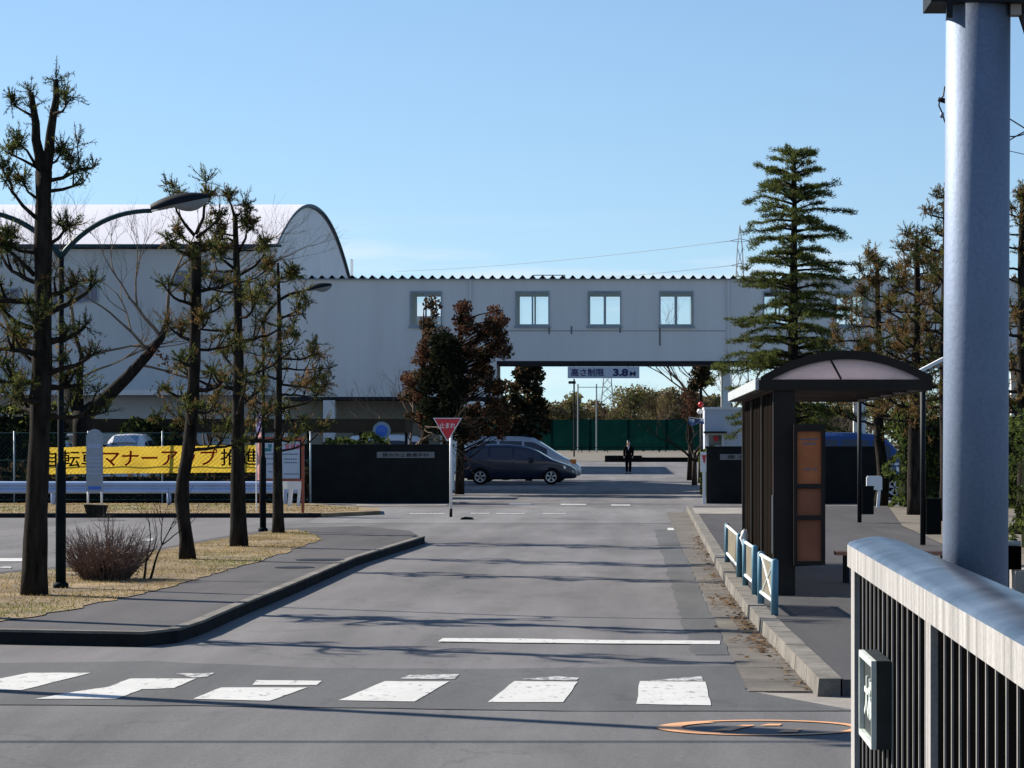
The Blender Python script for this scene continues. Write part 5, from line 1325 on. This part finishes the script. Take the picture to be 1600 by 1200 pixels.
def gen_clumps(Yc, outline, n, seed, rmin, rmax, mats_fn, depth=1.0):
    r = random.Random(seed); out = []
    ys_ = [o_[0] for o_ in outline]
    while len(out) < n:
        py = r.uniform(min(ys_), max(ys_))
        for (ya, la, ra), (yb, lb, rb) in zip(outline, outline[1:]):
            if ya <= py <= yb:
                t = (py - ya) / (yb - ya); l_, r_ = lerp(la, lb, t), lerp(ra, rb, t)
        px = r.uniform(l_, r_); p = W(px, py, Yc + r.uniform(-depth, depth))
        out.append((p.x, p.y, p.z, r.uniform(rmin, rmax), mats_fn(px, py, r)))
    return out
cl = gen_clumps(86, [(474, 660, 676), (490, 652, 688), (505, 662, 684), (520, 650, 692), (545, 646, 690), (575, 640, 700), (605, 634, 705), (640, 632, 700), (672, 636, 690)], 48, 3, .14, .34, lambda px, py, r: [0, 0, 1] if px < 668 and r.random() < .7 else [1, 1, 2])
crown_tree('russet_tree', 'russet leaved tree left of the dark evergreen, covering a window of the corridor', W(662, 700, 86).x, 86, 0, cl, 4, None, ['leaf_red', 'leaf_brown', 'leaf_dark'], .058, 190, .3, 'russet trees by the road')
cl = gen_clumps(86.6, [(478, 712, 724), (486, 720, 778), (500, 716, 784), (530, 714, 786), (555, 708, 792), (585, 706, 790), (615, 702, 790), (650, 700, 796), (684, 704, 790)], 98, 8, .14, .36, lambda px, py, r: [0, 0, 1] if py < 520 and r.random() < .75 else [0, 1, 1, 2])
crown_tree('russet_tree', 'broad red brown tree right of the dark evergreen, before the road opening', W(718, 700, 86.6).x, 86.6, 0, cl, 9, None, ['leaf_red', 'leaf_brown', 'leaf_dark'], .058, 190, .3, 'russet trees by the road')
cl = gen_clumps(85.0, [(530, 684, 700), (548, 674, 712), (580, 668, 720), (630, 667, 722), (680, 670, 718)], 44, 12, .26, .42, lambda px, py, r: [0])
crown_tree('evergreen_tree', 'dark round topped evergreen between the two russet trees', W(694, 700, 85).x, 85.0, 0, cl, 13, None, ['leaf_dark'], .06, 330, .36)
cl = gen_clumps(116, [(562, 815, 838), (590, 810, 845), (620, 800, 852), (650, 795, 855), (690, 790, 850)], 52, 31, .18, .4, lambda px, py, r: [0, 0, 0, 1])
crown_tree('conifer', 'dark ragged conifer just left of the road opening under the corridor', W(826, 700, 116).x, 116, 0, cl, 32, None, ['leaf_dark', 'leaf_brown'], .1, 100, .3)
cl = gen_clumps(119, [(600, 770, 800), (640, 765, 815), (690, 765, 818)], 26, 33, .3, .5, lambda px, py, r: [0, 1, 1])
crown_tree('evergreen_tree', 'low dark brownish tree behind the silver van', W(790, 700, 119).x, 119, 0, cl, 34, None, ['leaf_dark', 'leaf_brown'], .1, 90, .36)
cl = gen_clumps(119, [(640, 700, 760), (690, 690, 765)], 18, 36, .3, .5, lambda px, py, r: [0, 0, 1])
crown_tree('evergreen_tree', 'dark bushy tree just right of the stop sign, above the navy car', W(735, 700, 119).x, 119, 0, cl, 37, None, ['leaf_dark', 'leaf_brown'], .1, 110, .36)

# Himalayan cedar
def cedar(X, Y, top, prof, seed, label):
    r = random.Random(seed); s_ = F / Y; root = thing('cedar_tree', (X, Y, 0), label, 'tree')
    tk = MB(); zt = topz(top, Y)
    tk.tube([(X, Y, -.05), (X, Y, 1.5), (X - .02, Y, zt * .5), (X + .02, Y, zt * .8), (X + .05, Y, zt)], [.24, .2, .15, .085, .015], 10)
    cr = Soup()
    def half(z):
        py = VY - (z - H) * s_
        for (ya, la, ra), (yb, lb, rb) in zip(prof, prof[1:]):
            if ya <= py <= yb: t = (py - ya) / (yb - ya); return (lerp(la, lb, t) / s_, lerp(ra, rb, t) / s_)
        return (prof[-1][1] / s_, prof[-1][2] / s_) if py > prof[-1][0] else (.25, .25)
    z = 2.1; tier = 0
    while z < zt - .15:
        nb = 9 if z < zt - 1.2 else 6
        for i in range(nb):
            a = 2 * PI * (i + .5 * (tier % 2)) / nb + r.uniform(-.3, .3)
            hl, hr = half(z); L = (hr if math.cos(a) > 0 else hl)
            L = lerp((hl + hr) / 2, L, abs(math.cos(a))) * r.uniform(.55, 1.14)
            if L < .12: continue
            d = Vector((math.cos(a), math.sin(a), 0)); sd = Vector((-d.y, d.x, 0)); z0_ = z + r.uniform(-.24, .24)
            rise = r.uniform(.02, .30) + (.25 if z > zt - 2 else 0); q = []
            for k in range(7):
                t = k / 6; q.append(Vector((X, Y, z0_)) + d * L * t + Vector((0, 0, L * (rise * t - (r.uniform(.12, .34) if L > .8 else .06) * t ** 3))))
            tk.tube(q, [.030 * (1 - .8 * k / 6) * min(1.2, L) + .006 for k in range(7)], 5)
            for k in range(int(22 * L / 1.6) + 6):
                t = r.uniform(.22, 1.03) ** .8; i0 = min(5, int(t * 6)); p = q[i0].lerp(q[i0 + 1], t * 6 - i0)
                wdt = .30 * L * (1 - .6 * t) + .06; off = r.uniform(-1, 1) * wdt
                c = p + sd * off + Vector((0, 0, -abs(off) * .18))
                if abs(off) > .1: tk.tube([p, c], [.006, .003], 3, caps=False)
                dd = (d * .75 + sd * (.8 if off > 0 else -.8) * r.random()).normalized()
                for m_ in range(19):
                    pp = c + dd * r.uniform(-.14, .14) + Vector((0, 0, r.uniform(-.03, .055))) + rv(r) * .035
                    blade(cr, pp, (dd * .6 + rv(r, .35) * .8 + Vector((0, 0, .1))).normalized(), r.uniform(.06, .14), .013, r, 0 if r.random() < .72 else 1)
        z += .42 * r.uniform(.85, 1.15) if z < zt - 1.2 else .28; tier += 1
    for k in range(26):
        p = Vector((X + .05 + r.gauss(0, .1), Y + r.gauss(0, .1), zt - abs(r.gauss(0, .18))))
        for m_ in range(8): blade(cr, p + rv(r) * .06, rv(r, .5), r.uniform(.06, .13), .012, r, 0)
    tk.build('trunk', M['bark'], root, True); cr.build('crown', [M['cedar'], M['needle_dark']], root)
cedar((1240 - VX) / (F / 82), 82.0, 234, [(234, 12, 22), (255, 45, 48), (275, 60, 50), (305, 72, 82), (345, 75, 85), (400, 80, 92), (450, 85, 98), (490, 85, 100), (530, 105, 95), (580, 118, 100), (640, 120, 105)], 6, 'tall green cedar with open tiers of branches, behind the bus shelter')

# bare shrub on the lawn
r = random.Random(77); X, Y = G(165, 906, .125)
root = thing('bare_shrub', (X, Y, .125), 'dense leafless shrub of reddish twigs on the lawn beside the lamp post', 'shrub')
br = Soup()
for i in range(330):
    a = r.uniform(0, 2 * PI); k = r.random() ** .5; b0 = Vector((X + math.cos(a) * .26 * k, Y + math.sin(a) * .26 * k, .12))
    d = Vector((math.cos(a) * k * .85 + r.gauss(0, .15), math.sin(a) * k * .85 + r.gauss(0, .15), 1)).normalized(); L = (r.uniform(.30, .66) if r.random() < .8 else r.uniform(.6, .92)) * (1 - .25 * k)
    q = [b0, b0 + d * L * .5 + rv(r) * .03, b0 + d * L + rv(r) * .04]
    br.tube(q, [.006, .0045, .002], 3, caps=False)
    for j in range(5):
        t = r.uniform(.35, .95); p = b0.lerp(q[2], t); e = p + (d + rv(r) * .8).normalized() * r.uniform(.06, .2); br.tube([p, e], [.003, .0015], 3, caps=False)
br.build('twigs', M['twig_red'], root)
dk = Soup()
for i in range(900):
    v = rv(r); rr = r.random() ** .5
    blade(dk, Vector((X + v.x * .36 * rr, Y + v.y * .36 * rr, .14 + abs(v.z) * .28 * rr)), rv(r, 1.2), r.uniform(.05, .16), .005, r, 0)
dk.build('inner_twigs', M['bark_pale'], root)
root = thing('bare_shrub', (X + .42, Y + .1, .125), 'gnarled bare sapling at the right side of the dense shrub', 'shrub')
br = Soup()
for dx in (.0, .07):
    branchy(br, Vector((X + .42 + dx, Y + .1, .12)), Vector((.15 + dx * 2, 0, 1)).normalized(), .42, .016, 3, r, .55, .15)
br.build('branches', M['bark'], root)

# hedges, bushes
def hedge(name, label, x0, x1, y0, y1, z0, z1, n, size, seed, mats=('leaf_green', 'leaf_dark'), cat='hedge', lump=.15):
    r = random.Random(seed); root = thing(name, ((x0 + x1) / 2, y0, z0), label, cat)
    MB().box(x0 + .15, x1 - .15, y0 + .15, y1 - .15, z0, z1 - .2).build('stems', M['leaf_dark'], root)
    b = Soup()
    for i in range(n):
        f = r.random(); u, v = r.random(), r.random()
        if f < .62: p = Vector((lerp(x0, x1, u), y0, lerp(z0, z1, v)))
        elif f < .8: p = Vector((lerp(x0, x1, u), lerp(y0, y1, v), z1))
        elif f < .92: p = Vector((x0, lerp(y0, y1, u), lerp(z0, z1, v)))
        else: p = Vector((x1, lerp(y0, y1, u), lerp(z0, z1, v)))
        k = lump * (math.sin(p.x * 4 + seed) + math.sin(p.z * 5 + p.y) + math.sin(p.x * 9 + p.z * 7)) * .5
        p += Vector((k * (-1 if f < .92 and f >= .8 else .3), -k - r.uniform(-.12, .12), k * .8 if f < .8 else 0)) + rv(r) * .05
        leafquad(b, p, size * r.uniform(.6, 1.3), r, 0 if r.random() < .7 else 1)
    b.build('foliage', [M[m] for m in mats], root)
hedge('hedge', 'tall leafy green hedge behind the trees on the right', 6.35, 12.5, 64.2, 66, .1, 2.5, 9000, .06, 3, lump=.28)
hedge('hedge', 'dense green hedge seen right of the big steel pole', 5.6, 9.0, 38, 40, .1, 2.05, 9000, .045, 4, lump=.22)
hedge('hedge', 'low dark clipped hedge under the wire fence behind the guardrail', -27, -8.9, 72.0, 73.2, 0, .95, 9000, .06, 5, ('leaf_dark', 'leaf_brown'))
hedge('bush', 'rounded green bush showing above the left gate wall', -8.6, -7.0, 75.4, 77, 0, 1.75, 2600, .07, 6, ('leaf_green', 'leaf_dark'), 'bush', .2)
hedge('bush', 'dark broad bush behind the wire fence at the left edge', -18.6, -16.2, 75, 77.5, 0, 2.6, 3600, .08, 7, ('leaf_dark', 'needle'), 'bush', .3)
hedge('bush', 'small green bush left of the guard hut', 2.15, 2.75, 84, 85, 0, 1.5, 1500, .06, 8, ('leaf_green', 'leaf_dark'), 'bush', .12)
hedge('bush', 'small dark bush under the bare trees behind the yellow banner', -15.2, -13.4, 79.5, 81, 0, 2.3, 2600, .08, 9, ('leaf_dark', 'leaf_green'), 'bush', .25)

# ================================================================== beyond the corridor
r = random.Random(91)
def far_tree(px, py, hw, Y, label, seed, kind, base=0):
    r = random.Random(seed); s_ = F / Y; X = (px - VX) / s_; zt = topz(py, Y); w_ = hw / s_
    if kind == 'bare': return bare_tree(X, Y, base, zt, label, seed, zt * .016, .6, 5, 'trees beyond the green net', 'wood_brown')
    n = 26; cl = []
    for i in range(n):
        z = r.uniform(.3, .95) * zt; k = math.sin(PI * min(1, .25 + .75 * z / zt)) ** .7
        cl.append((X + r.uniform(-1, 1) * w_ * k, Y + r.uniform(-1, 1) * w_ * .6, z, r.uniform(.28, .5) * w_, [0, 0, 1] if kind == 'green' else [1, 1, 0]))
    return crown_tree('far_tree', label, X, Y, base, cl, seed, None, ['wood_green', 'wood_brown'], .34 * Y / 480, 120, .4 * w_, 'trees beyond the green net', base_r=.2)
FT = [(862, 630, 30, 485, 'brown low tree behind the green net, next to the dark conifer', 'brown'), (893, 616, 33, 490, 'bright green round tree behind the net, below the far lamp', 'green'),
      (930, 626, 30, 505, 'brownish tree behind the net, left of the far pylon', 'brown'), (985, 606, 42, 490, 'broad olive tree behind the net, right of the far pylon', 'green'),
      (1020, 614, 34, 500, 'yellowish tree behind the net, under the 3.8 M writing', 'green'), (1055, 608, 36, 495, 'brown twiggy tree behind the net, left of the small hut', 'brown'),
      (1090, 622, 30, 500, 'brown tree behind the net, just beside the guard hut', 'brown'), (1125, 618, 34, 505, 'green brown tree far behind the guard hut', 'green'),
      (1290, 640, 26, 495, 'brown far tree seen through the shelter, left one', 'brown'), (1330, 636, 28, 500, 'brown far tree seen through the shelter, right one', 'brown'),
      (1245, 640, 24, 505, 'brown far tree behind the display case', 'brown')]
for i, (px, py, hw, Y, lab, k) in enumerate(FT): far_tree(px, py, hw, Y, lab, 200 + i, k)
far_tree(1005, 590, 14, 470, 'bare grey tree rising behind the olive tree', 301, 'bare'); far_tree(1030, 600, 14, 475, 'bare grey tree left of the reddish trees', 302, 'bare')
far_tree(945, 600, 14, 475, 'bare tree beside the far pylon', 303, 'bare')
bare_tree((1085 - VX) / 40, 105, 0, topz(572, 105), 'spreading dark bare tree at the right side of the road opening', 18, .10, .8, 5, None, 'bark')
bare_tree((1320 - VX) / 33, 127, 0, topz(620, 127), 'pale bare tree seen through the shelter opening', 19, .12, .7, 5)
bare_tree((1255 - VX) / 33, 127, 0, topz(620, 127), 'pale bare tree behind the top of the display case', 20, .12, .7, 5)
cl = gen_clumps(110, [(568, 1092, 1102), (590, 1080, 1110), (610, 1072, 1114)], 14, 41, .18, .34, lambda px, py, r: [0, 0, 1])
crown_tree('conifer', 'dark tiered tree beside the corridor column, above the guard hut', W(1096, 700, 110).x, 110, 0, cl, 42, None, ['leaf_dark', 'leaf_brown'], .09, 120, .3)
cl = gen_clumps(118, [(615, 1062, 1090), (650, 1060, 1092)], 12, 43, .25, .45, lambda px, py, r: [0, 1])
crown_tree('russet_tree', 'small reddish brown tree left of the guard hut roof', W(1078, 700, 118).x, 118, 0, cl, 44, None, ['leaf_brown', 'leaf_red'], .09, 60, .3)
wd_ = Soup(); rr = random.Random(5)                  # far wood that closes the view
for i in range(24000):
    X = rr.uniform(-75, 75); hh = 9.6 + 1.6 * math.sin(X * .21) + 1.1 * math.sin(X * .53 + 1) + .6 * math.sin(X * 1.3)
    leafquad(wd_, Vector((X, rr.uniform(520, 540), rr.uniform(0, 1) ** .8 * hh)), rr.uniform(.3, .6), rr, 0 if rr.random() < .45 else 1)
tag(wd_.build('far_wood', [M['wood_green'], M['wood_brown']]), 'far belt of green and brown trees beyond the sports net', 'wood', kind='stuff')
struct('field', MB().face([(-120, 234, .01), (120, 234, .01), (120, 600, .01), (-120, 600, .01)]), M['soil'], 'dry grass field in front of the green net', 'field')
# green sports net
Y = 440; s_ = F / Y
root = thing('sports_net', (-2, Y, 0), 'long dark green sports net with posts beyond the forecourt', 'fence')
MB().face([(-26, Y, .25), (24, Y, .25), (24, Y, 5.3), (-26, Y, 5.3)]).build('net', M['net_green'], root)
for i in range(9): MB().tube([(-26 + i * 6.25, Y + .1, 0), (-26 + i * 6.25, Y + .1, 5.5)], .09, 6).build('post', M['lamp_green'], root)
# low railing before the net, raised planter
root = thing('railing', (0, 415, 0), 'low dark railing along the field in front of the net', 'railing')
MB().box(-20, 14, 414.97, 415.03, .75, .85).build('rail', M['planter'], root)
for x in range(-20, 15, 4): MB().box(x - .06, x + .06, 414.95, 415.05, 0, .75).build('post', M['planter'], root)
s_ = 18.8; Y = F / s_
root = thing('raised_planter', (1, Y, 0), 'low dark raised planter across the end of the forecourt', 'planter')
MB().box((945 - VX) / s_, (1003 - VX) / s_, Y, Y + 5, 0, .52).box((1003 - VX) / s_, (1092 - VX) / s_, Y, Y + 5, 0, .36).build('wall', M['planter'], root)
MB().box((945 - VX) / s_ + .1, (1003 - VX) / s_, Y + .1, Y + 4.9, .52, .55).box((1003 - VX) / s_, (1092 - VX) / s_ - .1, Y + .1, Y + 4.9, .36, .39).build('soil', M['soil'], root)
# building left of the forecourt whose shade lies across the road
root = thing('school_building', (-25, 150, 0), 'plain pale building far behind the russet trees', 'building')
MB().box(-45, -10.2, 146, 188, 0, 8.2).build('wall', M['wall'], root)
MB().box(-45.3, -9.9, 145.7, 188.3, 8.2, 8.5).build('roof', M['ribbed'], root)
for i in range(6):
    for z in (1.2, 4.6): MB().box(-14 - i * 4.6, -11.4 - i * 4.6, 145.94, 145.99, z, z + 1.9).build('window', M['glass_dark'], root)
# far lamp, ball court frame, pylons and cables
def far_pole(name, label, cat, px, ytop, Y, rad, head=None):
    s_ = F / Y; X = (px - VX) / s_; zt = topz(ytop, Y)
    root = thing(name, (X, Y, 0), label, cat); MB().tube([(X, Y, 0), (X, Y, zt)], rad, 8).build('post', M['steel_dark'], root)
    if head: MB().box(X - head, X + head * .3, Y - .2, Y + .2, zt - .55, zt - .25).build('lamp_head', M['steel_dark'], root)
    return root
far_pole('field_light', 'far dark field light with a box head below the height sign', 'lamp', 897, 592, 300, .09, .62)
root = thing('ball_net_frame', ((917 - VX) / 10, 420, 0), 'tall thin frame of posts and a crossbar beside the far pylon', 'frame')
for px in (903, 932): MB().tube([((px - VX) / 10, 420, 0), ((px - VX) / 10, 420, topz(600, 420))], .11, 6).build('post', M['far_steel'], root)
MB().tube([((903 - VX) / 10, 420, topz(605, 420)), ((948 - VX) / 10, 420, topz(605, 420))], .06, 6).build('crossbar', M['far_steel'], root)
def pylon(px, ytop, Y, wtop, wbot, arms, label, th):
    s_ = F / Y; X = (px - VX) / s_; zt = topz(ytop, Y); root = thing('pylon', (X, Y, 0), label, 'pylon')
    b = MB(); n = 9
    def leg(i, j, t): w_ = lerp(wbot, wtop, min(1, t / .9)); return Vector((X + i * w_, Y + j * w_, zt * t))
    for i in (-1, 1):
        for j in (-1, 1): b.tube([leg(i, j, 0), leg(i, j, .9), Vector((X, Y, zt))], th, 4)
    for k in range(n):
        t0, t1 = .9 * k / n, .9 * (k + 1) / n
        for i, j, i2, j2 in ((-1, -1, 1, -1), (1, -1, 1, 1), (1, 1, -1, 1), (-1, 1, -1, -1)):
            b.tube([leg(i, j, t0), leg(i2, j2, t1)], th * .6, 3); b.tube([leg(i2, j2, t0), leg(i, j, t1)], th * .6, 3)
    b.build('tower', M['far_steel'], root)
    for t, L in arms:
        c = MB(); z = zt * t
        for sg in (-1, 1): c.tube([(X, Y, z + .5), (X + sg * L, Y, z)], th * .8, 4); c.tube([(X, Y, z - .2), (X + sg * L, Y, z)], th * .6, 4)
        c.build('arm', M['far_steel'], root)
    return X, Y, zt
pylon(949, 560, 900, .9, 3.4, [(.97, 2.6), (.80, 2.3)], 'far lattice pylon seen under the corridor behind the height sign', .16)
X, Y, zt = pylon(1156, 352, 600, .55, 2.6, [(.93, 2.2), (.82, 1.9)], 'lattice pylon rising behind the corridor roof beside the cedar', .09)
for (a, b_), lab in (((X - 2.2, zt * .93), 'upper thin far power cable sloping left from the pylon'), ((X - 1.9, zt * .82), 'lower thin far power cable sloping left from the pylon')):
    e = W(620, 424 if 'upper' in lab else 452, 900); pts = []
    for i in range(17):
        t = i / 16; p = Vector((a, Y, b_)).lerp(e, t); p.z -= 3.0 * 4 * t * (1 - t) * .35; pts.append(p)
    tag(MB().tube(pts, .055, 5).build('power_cable', M['far_wire'], None, True), lab, 'cable', 'far power cables')
bare_tree((1128 - VX) / 35, 120, 0, topz(402, 120), 'bare twiggy treetop above the corridor roof left of the pylon', 23, .14, .5, 5)
# insulators and cables behind the big pole
Y = 60.0
root = thing('cable_bracket', W(1472, 155, Y), 'small cable insulator bracket showing left of the big pole', 'bracket')
MB().tube([W(1476, 135, Y), W(1474, 150, Y), W(1468, 156, Y), W(1467, 165, Y), W(1473, 178, Y), W(1476, 190, Y), W(1500, 215, Y)], .018, 6).build('cable', M['wire'], root, True)
MB().tube([W(1466, 155, Y), W(1478, 158, Y)], [.05, .06], 8).build('insulator', M['steel_dark'], root, True)
MB().tube([W(1472, 176, Y), W(1472, 184, Y)], .045, 8).build('insulator', M['galv'], root, True)
for a, b_, c, lab in (((1560, 175), (1590, 193), (1640, 225), 'black cable at the right edge, upper one'), ((1560, 232), (1592, 205), (1640, 190), 'black cable at the right edge, rising one'), ((1555, 205), (1592, 230), (1640, 180), 'black cable at the right edge, sagging loop'), ((1560, 232), (1600, 241), (1640, 250), 'black cable at the right edge, lowest thin one')):
    pts = []
    for i in range(13):
        t = i / 12; px = (1 - t) ** 2 * a[0] + 2 * t * (1 - t) * b_[0] + t * t * c[0]; py = (1 - t) ** 2 * a[1] + 2 * t * (1 - t) * b_[1] + t * t * c[1]; pts.append(W(px, py, Y))
    tag(MB().tube(pts, .016 if 'lowest' not in lab else .009, 5).build('cable', M['wire'], None, True), lab, 'cable', 'cables right of the big pole')

# small things beside the guard hut
s_ = F / 86.5
root = thing('warning_lamp', W(1095, 640, 86.5), 'small round red lamp on a thin post beside the guard hut', 'lamp')
MB().tube([((1095 - VX) / s_, 86.5, 0), ((1095 - VX) / s_, 86.5, topz(638, 86.5))], .025, 8).build('post', M['steel_dark'], root, True)
q = W(1095, 632, 86.5); MB().tube([q + Vector((0, 0, -.09)), q + Vector((0, 0, -.06)), q, q + Vector((0, 0, .06)), q + Vector((0, 0, .085))], [.03, .07, .09, .07, .02], 14).build('lamp', M['red'], root, True)
q = W(1093, 643, 86.5); MB().tube([q + Vector((0, -.05, -.08)), q + Vector((0, -.05, 0)), q + Vector((0, -.05, .08))], [.05, .09, .05], 12).build('mirror', M['white'], root, True)
b = MB(); n = 8
for i in range(n + 1):
    u = i / n; px = 1076 + 24 * u
    for k in range(3):
        v = W(px, 653 + 4 * k * (1 + .3 * math.sin(u * 7)) + 3 * math.sin(u * 3), 86.2); v.y += .06 * math.sin(u * 9 + k); b.v.append(tuple(v))
for i in range(n):
    for k in range(2): b.f.append([i * 3 + k, i * 3 + k + 1, i * 3 + k + 4, i * 3 + k + 3]); b.m.append(1 if k == 1 or 3 <= i <= 5 else 0)
root = thing('cloth_flag', W(1100, 660, 86.2), 'blue and white cloth flag sticking out left of the guard hut', 'flag')
b.build('cloth', [M['paper'], M['car_blue']], root, True)
MB().tube([W(1076, 652, 86.22), W(1103, 655, 86.22)], .015, 6).build('pole', M['white'], root)
